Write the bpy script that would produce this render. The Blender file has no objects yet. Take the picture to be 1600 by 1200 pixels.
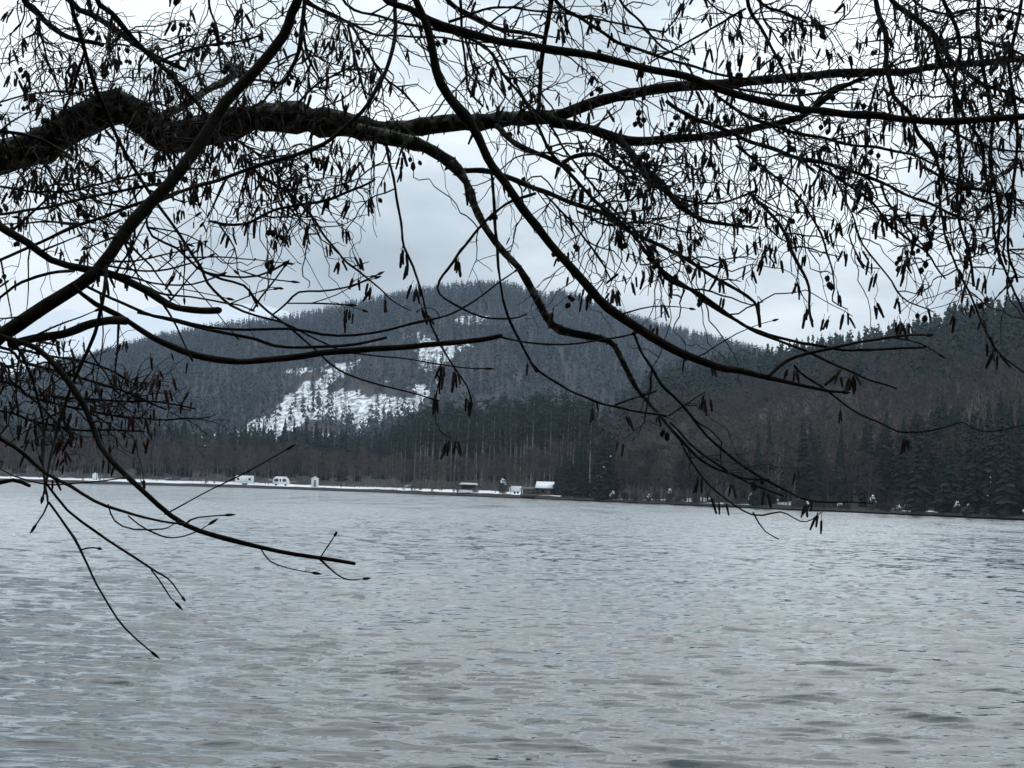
import bpy, math, random
import numpy as np
from mathutils import Vector, Matrix

random.seed(7)
rng = np.random.default_rng(7)
SC = bpy.context.scene
COL = SC.collection
R = math.radians

# ------------------------------------------------------------------ camera
FPX = 2800.0                      # focal length in pixels of a 1600 px wide frame
CAM_H = 3.5
HOR = 757.0                       # row of the horizon in the middle column
ROLL = R(1.6)
PITCH = math.atan((HOR - 600) / FPX)
fwd = Vector((0, math.cos(PITCH), math.sin(PITCH)))
up0 = Vector((0, -math.sin(PITCH), math.cos(PITCH)))
rt0 = Vector((1, 0, 0))
rt = rt0 * math.cos(ROLL) + up0 * math.sin(ROLL)
up = up0 * math.cos(ROLL) - rt0 * math.sin(ROLL)
cam_d = bpy.data.cameras.new('camera')
cam = bpy.data.objects.new('camera', cam_d)
COL.objects.link(cam)
cam_d.sensor_width = 36.0
cam_d.lens = 36.0 * FPX / 1600.0
cam_d.clip_start = 0.1
cam_d.clip_end = 40000
cam.matrix_world = Matrix(((rt.x, up.x, -fwd.x, 0), (rt.y, up.y, -fwd.y, 0), (rt.z, up.z, -fwd.z, CAM_H), (0, 0, 0, 1)))
SC.camera = cam

# ------------------------------------------------------------------ world, sun, exposure
CLOUD_X = 27.85
SUN_EL, SUN_AZ = R(50), R(12)     # the sun stands behind cloud ahead of the camera, a little to the right
W = bpy.data.worlds.new('World'); SC.world = W; W.use_nodes = True
nt = W.node_tree; N = nt.nodes; L = nt.links
for n in list(N): N.remove(n)
def nd(t, **kw):
    n = N.new(t)
    for k, v in kw.items(): setattr(n, k, v)
    return n
w_out = nd('ShaderNodeOutputWorld'); w_bg = nd('ShaderNodeBackground'); w_bg.inputs[1].default_value = 0.115
sky = nd('ShaderNodeTexSky'); sky.sky_type = 'NISHITA'; sky.sun_disc = False
sky.sun_elevation = SUN_EL; sky.sun_rotation = SUN_AZ; sky.air_density = 1.0; sky.dust_density = 2.0
tc = nd('ShaderNodeTexCoord')
sep = nd('ShaderNodeSeparateXYZ'); L.new(tc.outputs['Generated'], sep.inputs[0])
# cloud: soft banks, flattened towards the horizon
cmb = nd('ShaderNodeMapping'); cmb.inputs['Scale'].default_value = (2.4, 2.4, 6.5); cmb.inputs['Location'].default_value = (CLOUD_X, 1.3, 0.4)
L.new(tc.outputs['Generated'], cmb.inputs['Vector'])
n1 = nd('ShaderNodeTexNoise'); n1.inputs['Scale'].default_value = 1.0; n1.inputs['Detail'].default_value = 7; n1.inputs['Roughness'].default_value = 0.52; n1.inputs['Distortion'].default_value = 0.1
L.new(cmb.outputs[0], n1.inputs['Vector'])
ramp = nd('ShaderNodeValToRGB'); L.new(n1.outputs[0], ramp.inputs[0])
e = ramp.color_ramp.elements
e[0].position = 0.40; e[0].color = (4.0, 4.75, 5.3, 1)
e[1].position = 0.615; e[1].color = (11.8, 12.6, 13.0, 1)
m = ramp.color_ramp.elements.new(0.50); m.color = (6.5, 7.45, 8.05, 1)
# the deck is thinner and paler towards the horizon all round
hz = nd('ShaderNodeMapRange'); L.new(sep.outputs[2], hz.inputs[0]); hz.inputs[1].default_value = 0.02; hz.inputs[2].default_value = 0.16
hz.inputs[3].default_value = 0.40; hz.inputs[4].default_value = 0.0; hz.interpolation_type = 'SMOOTHSTEP'
mixh = nd('ShaderNodeMix', data_type='RGBA'); L.new(hz.outputs[0], mixh.inputs[0]); L.new(ramp.outputs[0], mixh.inputs[6]); mixh.inputs[7].default_value = (10.1, 10.6, 10.8, 1)
mixs = nd('ShaderNodeMix', data_type='RGBA'); mixs.inputs[0].default_value = 0.94
L.new(sky.outputs[0], mixs.inputs[6]); L.new(mixh.outputs[2], mixs.inputs[7])
cie = nd('ShaderNodeMapRange'); L.new(sep.outputs[2], cie.inputs[0]); cie.inputs[1].default_value = 0.0; cie.inputs[2].default_value = 1.0; cie.inputs[3].default_value = 0.80; cie.inputs[4].default_value = 1.55   # an overcast sky is brightest overhead
scl = nd('ShaderNodeVectorMath', operation='SCALE'); L.new(mixs.outputs[2], scl.inputs[0]); L.new(cie.outputs[0], scl.inputs['Scale'])
L.new(scl.outputs[0], w_bg.inputs[0]); L.new(w_bg.outputs[0], w_out.inputs[0])

sd = bpy.data.lights.new('sun', 'SUN'); sd.energy = 0.5; sd.angle = R(60); sd.color = (1, 0.97, 0.92)
sun = bpy.data.objects.new('sun', sd); COL.objects.link(sun)
sv = Vector((math.sin(SUN_AZ) * math.cos(SUN_EL), math.cos(SUN_AZ) * math.cos(SUN_EL), math.sin(SUN_EL)))
sun.rotation_euler = sv.to_track_quat('Z', 'Y').to_euler(); sun.location = (0, 0, 60)

SC.view_settings.view_transform = 'Standard'; SC.view_settings.look = 'None'
SC.view_settings.exposure = 0.0; SC.view_settings.gamma = 1.0
SC.cycles.volume_bounces = 0
SC.cycles.max_bounces = 5
SC.cycles.use_denoising = True
HAZE_DENSITY = 0.000095

# ------------------------------------------------------------------ helpers
def px(u, v, d):
    u, v, d = float(u), float(v), float(d)
    p = Vector((0, 0, CAM_H)) + d * (fwd + rt * ((u - 800) / FPX) + up * ((600 - v) / FPX))
    return np.array(p)
_f, _r, _u = np.array(fwd), np.array(rt), np.array(up)
def proj(P):
    q = np.asarray(P) - np.array((0, 0, CAM_H))
    d = q @ _f
    return 800 + FPX * (q @ _r) / d, 600 - FPX * (q @ _u) / d

def mesh(name, V, F, mat=None, smooth=False):
    """V (n,3); F (m,k) array of faces that all have k corners, or a list of such arrays"""
    V = np.asarray(V, dtype=np.float32)
    Fs = [np.asarray(f, dtype=np.int32) for f in (F if isinstance(F, list) else [F]) if len(f)]
    me = bpy.data.meshes.new(name)
    me.vertices.add(len(V)); me.vertices.foreach_set('co', V.ravel())
    loops = np.concatenate([f.ravel() for f in Fs])
    tot = np.concatenate([np.full(len(f), f.shape[1], dtype=np.int32) for f in Fs])
    start = np.concatenate([[0], np.cumsum(tot)[:-1]]).astype(np.int32)
    me.loops.add(len(loops)); me.loops.foreach_set('vertex_index', loops)
    me.polygons.add(len(tot)); me.polygons.foreach_set('loop_start', start)
    try: me.polygons.foreach_set('loop_total', tot)
    except Exception: pass
    if smooth: me.polygons.foreach_set('use_smooth', np.ones(len(tot), dtype=bool))
    me.update(calc_edges=True); me.validate()
    if mat: me.materials.append(mat)
    return me

def obj(name, me, parent=None, loc=None, rot=None, scale=None):
    o = bpy.data.objects.new(name, me); COL.objects.link(o)
    if parent: o.parent = parent
    if loc is not None: o.location = loc
    if rot is not None: o.rotation_euler = rot
    if scale is not None: o.scale = scale
    return o

def tag(o, label=None, cat=None, group=None, kind=None):
    for k, v in (('label', label), ('category', cat), ('group', group), ('kind', kind)):
        if v: o[k] = v
    return o

class Acc:
    """collects pieces of one mesh"""
    def __init__(self): self.V = []; self.F = {3: [], 4: []}; self.n = 0
    def add(self, V, F):
        V = np.asarray(V, dtype=np.float32); F = np.asarray(F, dtype=np.int32)
        if len(F) == 0: return
        self.V.append(V); self.F[F.shape[1]].append(F + self.n); self.n += len(V)
    def addm(self, pair):
        V, Fs = pair
        for F in Fs: pass
        off = self.n
        self.V.append(np.asarray(V, dtype=np.float32)); self.n += len(V)
        for F in Fs:
            F = np.asarray(F, dtype=np.int32)
            if len(F): self.F[F.shape[1]].append(F + off)
    def pair(self):
        return np.concatenate(self.V), [np.concatenate(x) for x in self.F.values() if x]
    def mesh(self, name, mat, smooth=False):
        V, F = self.pair(); return mesh(name, V, F, mat, smooth)
    def box(self, x0, x1, y0, y1, z0, z1):
        V = [(x, y, z) for z in (z0, z1) for y in (y0, y1) for x in (x0, x1)]
        self.add(V, [(0, 2, 3, 1), (4, 5, 7, 6), (0, 1, 5, 4), (2, 6, 7, 3), (0, 4, 6, 2), (1, 3, 7, 5)])
    def prism(self, poly, y0, y1):
        """poly: points (x,z), extruded along y; fans for caps"""
        n = len(poly)
        V = [(x, y0, z) for x, z in poly] + [(x, y1, z) for x, z in poly]
        self.V.append(np.array(V, dtype=np.float32)); o = self.n; self.n += 2 * n
        self.F[4].append(np.array([(i, (i + 1) % n, n + (i + 1) % n, n + i) for i in range(n)]) + o)
        t = [(0, i + 1, i) for i in range(1, n - 1)] + [(n, n + i, n + i + 1) for i in range(1, n - 1)]
        self.F[3].append(np.array(t) + o)

def tube(P, Rr, sides=6, ph=0.0, closed_end=True):
    P = np.asarray(P, float); Rr = np.asarray(Rr, float); n = len(P)
    T = np.gradient(P, axis=0); T /= np.linalg.norm(T, axis=1)[:, None] + 1e-9
    a = np.array((0, 0, 1.0)) if abs(T[0][2]) < 0.9 else np.array((1.0, 0, 0))
    nrm = np.cross(T[0], a); nrm /= np.linalg.norm(nrm)
    ang = np.linspace(0, 2 * np.pi, sides, endpoint=False) + ph
    ca, sa = np.cos(ang)[:, None], np.sin(ang)[:, None]
    V = np.empty((n, sides, 3))
    for i in range(n):
        nrm = nrm - T[i] * (nrm @ T[i]); nrm /= np.linalg.norm(nrm) + 1e-9
        b = np.cross(T[i], nrm)
        V[i] = P[i] + Rr[i] * (ca * nrm + sa * b)
    k = np.arange(sides); k2 = (k + 1) % sides
    F = np.concatenate([np.stack([i * sides + k, i * sides + k2, (i + 1) * sides + k2, (i + 1) * sides + k], 1) for i in range(n - 1)])
    return V.reshape(-1, 3), F

def catmull(P, step):
    P = np.asarray(P, float)
    if len(P) < 2: return P, np.zeros(1)
    Q = np.vstack([2 * P[0] - P[1], P, 2 * P[-1] - P[-2]])
    out, tt = [], []
    for i in range(1, len(Q) - 2):
        p0, p1, p2, p3 = Q[i - 1:i + 3]
        m_ = max(2, int(np.linalg.norm(p2 - p1) / step))
        for t in np.arange(m_) / m_:
            out.append(0.5 * ((2 * p1) + (-p0 + p2) * t + (2 * p0 - 5 * p1 + 4 * p2 - p3) * t * t + (-p0 + 3 * p1 - 3 * p2 + p3) * t ** 3)); tt.append(i - 1 + t)
    out.append(Q[-2]); tt.append(len(P) - 1.0)
    return np.array(out), np.array(tt)

def vnoise(x, y, seed=0):
    """smooth value noise, vectorised"""
    x = np.asarray(x, float); y = np.asarray(y, float)
    xi = np.floor(x).astype(np.int64); yi = np.floor(y).astype(np.int64); fx = x - xi; fy = y - yi
    fx = fx * fx * (3 - 2 * fx); fy = fy * fy * (3 - 2 * fy)
    def h(a, b):
        n_ = (a * 374761393 + b * 668265263 + seed * 974711) & 0x7fffffff
        n_ = ((n_ ^ (n_ >> 13)) * 1274126177) & 0x7fffffff
        return ((n_ ^ (n_ >> 16)) & 0xffff) / 65535.0
    return (h(xi, yi) * (1 - fx) + h(xi + 1, yi) * fx) * (1 - fy) + (h(xi, yi + 1) * (1 - fx) + h(xi + 1, yi + 1) * fx) * fy
def fbm(x, y, seed=0, o=4):
    s, a, t = 0, 1.0, 0
    for i in range(o): s = s + a * vnoise(x * 2 ** i, y * 2 ** i, seed + i); t += a; a *= 0.5
    return s / t

# ------------------------------------------------------------------ materials
def mat(name, c1, c2=None, scale=5.0, rough=0.9, bump=0.0, bscale=None, detail=4, coords='Object', spec=0.3, per_object=0.0, lo=0.35, hi=0.65):
    m_ = bpy.data.materials.new(name); m_.use_nodes = True
    t = m_.node_tree; b = t.nodes['Principled BSDF']
    b.inputs['Roughness'].default_value = rough; b.inputs['Specular IOR Level'].default_value = spec
    co = t.nodes.new('ShaderNodeTexCoord')
    if c2 is None: c2 = tuple(x * 0.8 for x in c1)
    no = t.nodes.new('ShaderNodeTexNoise'); no.inputs['Scale'].default_value = scale; no.inputs['Detail'].default_value = detail
    t.links.new(co.outputs[coords], no.inputs['Vector'])
    rp = t.nodes.new('ShaderNodeValToRGB'); rp.color_ramp.elements[0].position = lo; rp.color_ramp.elements[1].position = hi
    rp.color_ramp.elements[0].color = (*c1, 1); rp.color_ramp.elements[1].color = (*c2, 1)
    t.links.new(no.outputs[0], rp.inputs[0]); out = rp.outputs[0]
    if per_object:
        oi = t.nodes.new('ShaderNodeObjectInfo'); mr = t.nodes.new('ShaderNodeMapRange')
        mr.inputs[3].default_value = 1 - per_object; mr.inputs[4].default_value = 1 + per_object
        t.links.new(oi.outputs['Random'], mr.inputs[0])
        mx = t.nodes.new('ShaderNodeVectorMath'); mx.operation = 'SCALE'
        t.links.new(out, mx.inputs[0]); t.links.new(mr.outputs[0], mx.inputs['Scale']); out = mx.outputs[0]
    t.links.new(out, b.inputs['Base Color'])
    if bump:
        n2 = t.nodes.new('ShaderNodeTexNoise'); n2.inputs['Scale'].default_value = bscale or scale * 3; n2.inputs['Detail'].default_value = 4
        t.links.new(co.outputs[coords], n2.inputs['Vector'])
        bp = t.nodes.new('ShaderNodeBump'); bp.inputs['Strength'].default_value = 1.0; bp.inputs['Distance'].default_value = bump
        t.links.new(n2.outputs[0], bp.inputs['Height']); t.links.new(bp.outputs[0], b.inputs['Normal'])
    return m_

M = {}
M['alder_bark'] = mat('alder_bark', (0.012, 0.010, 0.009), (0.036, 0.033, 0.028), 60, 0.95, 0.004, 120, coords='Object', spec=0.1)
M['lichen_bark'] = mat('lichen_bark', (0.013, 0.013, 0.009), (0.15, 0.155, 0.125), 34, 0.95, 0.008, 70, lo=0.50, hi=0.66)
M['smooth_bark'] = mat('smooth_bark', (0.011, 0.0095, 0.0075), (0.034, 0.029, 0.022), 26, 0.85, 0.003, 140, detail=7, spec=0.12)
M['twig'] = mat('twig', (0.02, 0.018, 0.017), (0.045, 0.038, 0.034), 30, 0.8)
M['moss'] = mat('moss', (0.02, 0.03, 0.008), (0.05, 0.07, 0.02), 90, 1.0)
M['catkin'] = mat('catkin', (0.022, 0.017, 0.017), (0.05, 0.034, 0.026), 160, 0.85, per_object=0.3)
M['catkin_red'] = mat('catkin_red', (0.04, 0.018, 0.013), (0.07, 0.032, 0.023), 90, 0.85)
M['cone'] = mat('cone', (0.014, 0.011, 0.009), (0.035, 0.026, 0.02), 200, 0.85, 0.001, 300)
M['spruce'] = mat('spruce', (0.006, 0.012, 0.008), (0.020, 0.030, 0.020), 0.6, 0.9, coords='Object', per_object=0.3)
M['pine'] = mat('pine', (0.010, 0.018, 0.012), (0.026, 0.040, 0.026), 0.8, 0.9, per_object=0.25)
M['bare'] = mat('bare', (0.052, 0.038, 0.032), (0.098, 0.072, 0.061), 0.7, 0.9, per_object=0.22)
M['tree_bark'] = mat('tree_bark', (0.05, 0.045, 0.04), (0.17, 0.155, 0.14), 1.6, 0.9, per_object=0.3)
M['pine_bark'] = mat('pine_bark', (0.14, 0.125, 0.115), (0.30, 0.27, 0.245), 0.9, 0.9, per_object=0.3)
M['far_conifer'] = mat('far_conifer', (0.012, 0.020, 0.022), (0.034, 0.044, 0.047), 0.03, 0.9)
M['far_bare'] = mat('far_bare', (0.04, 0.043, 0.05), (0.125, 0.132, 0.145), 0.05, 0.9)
M['snow'] = mat('snow', (0.80, 0.83, 0.86), (0.70, 0.73, 0.77), 0.5, 0.7, 0.04, 1.5)
M['white_paint'] = mat('white_paint', (0.84, 0.85, 0.85), (0.76, 0.77, 0.76), 0.8, 0.4)
M['dark_glass'] = mat('dark_glass', (0.02, 0.024, 0.028), (0.03, 0.034, 0.038), 2, 0.12, spec=0.5)
M['grey_trim'] = mat('grey_trim', (0.16, 0.16, 0.16), (0.22, 0.22, 0.22), 3, 0.6)
M['rubber'] = mat('rubber', (0.02, 0.02, 0.02), None, 5, 0.8)
M['wood_dark'] = mat('wood_dark', (0.075, 0.058, 0.042), (0.13, 0.10, 0.075), 3, 0.85)
M['wood_pale'] = mat('wood_pale', (0.19, 0.15, 0.10), (0.28, 0.22, 0.15), 3, 0.85)

# ------------------------------------------------------------------ terrain
def ip(x, xs, ys): return np.interp(x, xs, ys)
def sm(x): x = np.clip(x, 0, 1); return x * x * (3 - 2 * x)
S_SH = [-2600, -800, 0, 200, 400, 600, 800, 1000, 1200, 1600, 2400, 4200]
D_SH = [520, 620, 590, 606, 612, 560, 492, 440, 390, 316, 262, 230]
def shore_d(s): return ip(s, S_SH, D_SH) + 4 * (vnoise(np.asarray(s) / 45.0, np.zeros_like(np.asarray(s, float)), 3) - 0.5)
def hor(s): return HOR + math.tan(ROLL) * (np.asarray(s) - 800)
MS = [-2600, -900, -200, 0, 100, 180, 230, 300, 380, 430, 500, 560, 620, 680, 730, 790, 830, 852, 872, 900, 950, 1000, 1050, 1100, 1150, 1250, 1400, 1600, 2400, 4200]
MV = [560, 590, 600, 585, 556, 535, 518, 507, 496, 490, 477, 462, 450, 440, 435, 435, 448, 453, 447, 455, 474, 490, 506, 518, 530, 556, 590, 620, 660, 660]
FS = [-2600, -600, 0, 60, 100, 145, 200, 260, 310, 350, 400, 450, 600, 900, 1600, 4200]
FV = [520, 505, 500, 490, 480, 492, 484, 472, 478, 474, 472, 486, 520, 560, 620, 620]
RS = [-2600, 780, 900, 950, 1000, 1060, 1130, 1180, 1230, 1290, 1350, 1400, 1450, 1500, 1550, 1600, 1800, 2200, 4200]
RV = [760, 745, 672, 615, 578, 562, 552, 545, 538, 525, 517, 507, 495, 480, 470, 462, 430, 415, 430]
DM, DF, DR = 2300.0, 4600.0, 900.0
def height(x, y):
    x = np.asarray(x, float); y = np.asarray(y, float)
    d = np.maximum(y, 60.0)
    s = 800 + FPX * x / d
    t = d - shore_d(s)
    nz = fbm(x / 60, y / 60, 11) - 0.5
    base = ip(t, [-40, -2, 0.0, 1.8, 5, 35, 100, 260, 500, 4000], [-6, -0.6, -0.05, 0.75, 0.9, 1.35, 4.6, 11, 14, 20]) + np.clip(t, 0, 60) / 60 * nz * 1.6
    base = np.where(t > 0, base * (1 - ip(s, [860, 960], [0, 0.45]) * (1 - sm((t - 4) / 60))), base)
    base = base + np.where((t > 2) & (t < 60), 0.5 * (fbm(x / 6, y / 6, 5) - 0.5), 0)
    h = hor(s)
    zm = CAM_H + DM * (h - ip(s, MS, MV)) / FPX - 18
    km = np.where(d < DM, sm((d - 860) / (DM - 860)) * 0.45 + 0.55 * np.clip((d - 860) / (DM - 860), 0, 1), 1 - 0.5 * sm((d - DM) / 1500))
    zmain = zm * km + 22 * (fbm(x / 260, y / 260, 21) - 0.5) * sm((d - 900) / 500) * sm((2250 - d) / 300)
    zf = CAM_H + DF * (h - ip(s, FS, FV)) / FPX
    kf = np.where(d < DF, np.clip((d - 2700) / (DF - 2700), 0, 1), 1.0)
    zfar = zf * kf + 110 * (fbm(x / 420, y / 420, 31, 5) - 0.5) * sm((d - 2900) / 1200) * sm((DF - 50 - d) / 900)
    zr = CAM_H + DR * (h - ip(s, RS, RV)) / FPX - 17.5
    ds = shore_d(s) + 8
    kr = np.where(d < DR, sm((d - ds) / (DR - ds)) * 0.35 + 0.65 * np.clip((d - ds) / (DR - ds), 0, 1), 1 - sm((d - DR) / 900))
    zright = np.where(t > 8, zr * kr + 8 * nz * sm((t - 8) / 60) * sm((DR - 20 - d) / 80), -5)
    return np.maximum(np.maximum(base, zmain), np.maximum(zfar, zright))

ss = np.concatenate([np.linspace(-2600, -160, 40)[:-1], np.linspace(-160, 1760, 230), np.linspace(1760, 4200, 40)[1:]])
tt = np.concatenate([[-30, -12, -3, -1, 0, 0.6, 1.2, 1.8, 2.6, 3.6, 5, 7, 9, 11.5, 14, 17, 20, 24, 28, 32, 37, 42, 48, 55, 63, 72, 82, 95], np.linspace(110, 560, 40)])
gs, gt = np.meshgrid(ss, tt)
gd = shore_d(gs) + gt
d_last = gd[-1]
rows = [gd]
for k in np.concatenate([np.linspace(0, 1, 60)[1:] * 0.30, 0.30 + 0.70 * np.linspace(0, 1, 60)[1:] ** 1.2]):
    rows.append((d_last + (5200 - d_last) * k)[None, :])
gd = np.concatenate(rows); gs = np.repeat(ss[None, :], len(gd), 0)
gx = (gs - 800) / FPX * gd; gy = gd
gz = height(gx, gy)
nr, nc = gd.shape
idx = np.arange(nr * nc).reshape(nr, nc)
F = np.stack([idx[:-1, :-1], idx[:-1, 1:], idx[1:, 1:], idx[1:, :-1]], -1).reshape(-1, 4)
def clearing(x, y):
    """1 inside the logged, snowy clearings of the mountain side (places in metres)"""
    s = 800 + FPX * x / y
    w = 1.5 * (fbm(x / 32, y / 85, 41) - 0.5) * 2
    def el(sc, rs, dc, rd): return 1 - np.sqrt(((s - sc) / rs) ** 2 + ((y - dc) / rd) ** 2) + w
    c = np.maximum.reduce([el(545, 76, 1330, 200), el(495, 80, 1120, 140), el(380, 62, 1040, 130), el(672, 42, 1560, 120), el(738, 30, 1800, 90), el(420, 50, 1150, 80)])
    return c
def snowmask(x, y):
    s = 800 + FPX * x / np.maximum(y, 60); t = y - shore_d(s)
    strip = ((t > 1.9 + 3.0 * vnoise(x / 7, y / 50, 57)) & (t < 60)) * ip(s, [-200, 860, 900, 960, 4200], [1, 1, 0.45, 0.12, 0.1]) * ip(t, [24, 38], [1, 0.35])
    patch = (fbm(x / 9, y / 9, 51) > 0.60) * 0.8 * ((t > 2) & (t < 28))
    mtn = np.where(y > 2700, 1.0, np.where(clearing(x, np.maximum(y, 60)) > 0.0, 0.54, 0.03)) * ip(y, [600, 900], [0.3, 1.0]) * (t > 60)
    return np.clip(np.maximum.reduce([strip * 1.0, patch * 1.0, mtn * 1.0]), 0, 1)
me = mesh('terrain', np.stack([gx, gy, gz], -1).reshape(-1, 3), F, None, True)
at = me.attributes.new('snow_cover', 'FLOAT', 'POINT'); at.data.foreach_set('value', snowmask(gx, gy).ravel().astype(np.float32))
mt = bpy.data.materials.new('snowy_ground'); mt.use_nodes = True
t_ = mt.node_tree; b_ = t_.nodes['Principled BSDF']; b_.inputs['Roughness'].default_value = 0.85; b_.inputs['Specular IOR Level'].default_value = 0.2
ge = t_.nodes.new('ShaderNodeNewGeometry')
a_ = t_.nodes.new('ShaderNodeAttribute'); a_.attribute_name = 'snow_cover'
mp = t_.nodes.new('ShaderNodeMapping'); mp.inputs['Scale'].default_value = (1.0, 0.3, 0.3); t_.links.new(ge.outputs['Position'], mp.inputs['Vector'])
no = t_.nodes.new('ShaderNodeTexNoise'); no.inputs['Scale'].default_value = 0.22; no.inputs['Detail'].default_value = 6; no.inputs['Roughness'].default_value = 0.65; t_.links.new(mp.outputs[0], no.inputs['Vector'])
ad = t_.nodes.new('ShaderNodeMath'); ad.operation = 'MULTIPLY_ADD'; t_.links.new(no.outputs[0], ad.inputs[0]); ad.inputs[1].default_value = 0.9; t_.links.new(a_.outputs['Fac'], ad.inputs[2])
mr = t_.nodes.new('ShaderNodeMapRange'); mr.inputs[1].default_value = 0.86; mr.inputs[2].default_value = 1.06; t_.links.new(ad.outputs[0], mr.inputs[0])
n2 = t_.nodes.new('ShaderNodeTexNoise'); n2.inputs['Scale'].default_value = 0.8; n2.inputs['Detail'].default_value = 5; t_.links.new(ge.outputs['Position'], n2.inputs['Vector'])
rp = t_.nodes.new('ShaderNodeValToRGB'); rp.color_ramp.elements[0].position = 0.35; rp.color_ramp.elements[1].position = 0.7
rp.color_ramp.elements[0].color = (0.02, 0.018, 0.016, 1); rp.color_ramp.elements[1].color = (0.055, 0.043, 0.035, 1); t_.links.new(n2.outputs[0], rp.inputs[0])
mx = t_.nodes.new('ShaderNodeMix'); mx.data_type = 'RGBA'; t_.links.new(mr.outputs[0], mx.inputs[0]); t_.links.new(rp.outputs[0], mx.inputs[6]); mx.inputs[7].default_value = (0.80, 0.83, 0.87, 1)
t_.links.new(mx.outputs[2], b_.inputs['Base Color'])
me.materials.append(mt)
tag(obj('terrain', me), 'snowy far shore rising to wooded hills and mountains', None, None, 'structure')

# near bank the camera and the two overhanging trees stand on
xs = np.linspace(-30, 30, 61); ys = np.concatenate([np.linspace(-40, 3, 20), np.linspace(3.5, 13, 24)])
bx, by = np.meshgrid(xs, ys)
bz = ip(by, [-40, 4.5, 6.5, 9, 13], [3.5, 1.85, 1.6, 0.2, -1.6]) + 0.12 * (fbm(bx / 1.5, by / 1.5, 61) - 0.5)
idb = np.arange(bx.size).reshape(bx.shape)
me = mesh('bank', np.stack([bx, by, bz], -1).reshape(-1, 3), np.stack([idb[:-1, :-1], idb[:-1, 1:], idb[1:, 1:], idb[1:, :-1]], -1).reshape(-1, 4), mat('bank_earth', (0.05, 0.042, 0.032), (0.11, 0.09, 0.065), 1.5, 0.95, 0.05, 6), True)
tag(obj('bank', me), 'brown earth bank of the near shore', None, None, 'structure')

# ------------------------------------------------------------------ water
wr = [11.0]
while wr[-1] < 270: wr.append(wr[-1] + min(wr[-1] * 0.0032, 0.32))
while wr[-1] < 760: wr.append(wr[-1] * 1.03)
wr = np.array(wr)
wa = np.concatenate([np.linspace(-1.25, -0.38, 16)[:-1], np.linspace(-0.38, 0.38, 250), np.linspace(0.38, 1.25, 16)[1:]])
wd, wt = np.meshgrid(wr, wa, indexing='ij')
wx, wy = wd * np.tan(wt), wd
wz = np.zeros_like(wx); ox = np.zeros_like(wx); oy = np.zeros_like(wx)
gust = 0.75 + 0.5 * fbm(wx / 14, wy / 22, 71, 3)
spc = np.minimum(wd * 0.0032, 0.32)
for k in range(70):
    lam = 0.22 * (1.15 / 0.22) ** (k / 69.0)
    th = R(-98) + rng.normal(0, 0.24)              # travelling towards the near shore, crests nearly across the view
    kx, ky = math.cos(th), math.sin(th); kk = 2 * math.pi / lam
    slope = 0.066 if lam < 0.5 else (0.056 if lam < 0.8 else 0.048)
    amp = slope / kk
    ph = rng.uniform(0, 6.28)
    w1, w2 = vnoise(wx / (lam * 5), wy / (lam * 4), 100 + k), rng.uniform(0.6, 1.3)
    fade = np.clip((lam / (spc * 1.7)) - 0.8, 0, 1) * np.clip((270 - wd) / 60, 0, 1)
    arg = kk * (kx * wx + ky * wy) + ph + 1.5 * w1
    A = amp * w2 * gust * fade * (0.75 + 0.5 * w1)
    wz += A * np.sin(arg); q = 0.75 * A * np.cos(arg); ox += q * kx; oy += q * ky
iw = np.arange(wx.size).reshape(wx.shape)
me = mesh('lake', np.stack([wx + ox, wy + oy, wz], -1).reshape(-1, 3), np.stack([iw[:-1, :-1], iw[:-1, 1:], iw[1:, 1:], iw[1:, :-1]], -1).reshape(-1, 4), None, True)
mw = bpy.data.materials.new('lake_water'); mw.use_nodes = True
t_ = mw.node_tree; b_ = t_.nodes['Principled BSDF']
b_.inputs['Base Color'].default_value = (0.034, 0.050, 0.058, 1); b_.inputs['Roughness'].default_value = 0.03; b_.inputs['IOR'].default_value = 1.54
ge = t_.nodes.new('ShaderNodeNewGeometry')
vm = lambda op: (lambda n: (setattr(n, 'operation', op), n)[1])(t_.nodes.new('ShaderNodeVectorMath'))
acc_n = ge.outputs['Normal']
for (sx, sy, ax, ay, det) in ((0.8, 2.6, 0.06, 0.10, 3), (3.0, 8.0, 0.16, 0.36, 3)):     # chop and fine ripples tilt the surface
    mp = t_.nodes.new('ShaderNodeMapping'); mp.inputs['Scale'].default_value = (sx, sy, 1); mp.inputs['Rotation'].default_value = (0, 0, R(8))
    t_.links.new(ge.outputs['Position'], mp.inputs['Vector'])
    no = t_.nodes.new('ShaderNodeTexNoise'); no.inputs['Scale'].default_value = 1.0; no.inputs['Detail'].default_value = det; no.inputs['Distortion'].default_value = 0.3
    t_.links.new(mp.outputs[0], no.inputs['Vector'])
    sb = vm('SUBTRACT'); t_.links.new(no.outputs['Color'], sb.inputs[0]); sb.inputs[1].default_value = (0.5, 0.5, 0.5)
    ml = vm('MULTIPLY'); t_.links.new(sb.outputs[0], ml.inputs[0]); ml.inputs[1].default_value = (ax, ay, 0)
    sp_ = t_.nodes.new('ShaderNodeSeparateXYZ'); t_.links.new(ge.outputs['Position'], sp_.inputs[0])
    wnd = t_.nodes.new('ShaderNodeMapRange'); t_.links.new(sp_.outputs[1], wnd.inputs[0]); wnd.inputs[1].default_value = 170; wnd.inputs[2].default_value = 300; wnd.inputs[3].default_value = 1.0; wnd.inputs[4].default_value = 2.2   # rougher out on the open lake
    ms_ = vm('SCALE'); t_.links.new(ml.outputs[0], ms_.inputs[0]); t_.links.new(wnd.outputs[0], ms_.inputs['Scale'])
    ad = vm('ADD'); t_.links.new(acc_n, ad.inputs[0]); t_.links.new(ms_.outputs[0], ad.inputs[1]); acc_n = ad.outputs[0]
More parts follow.
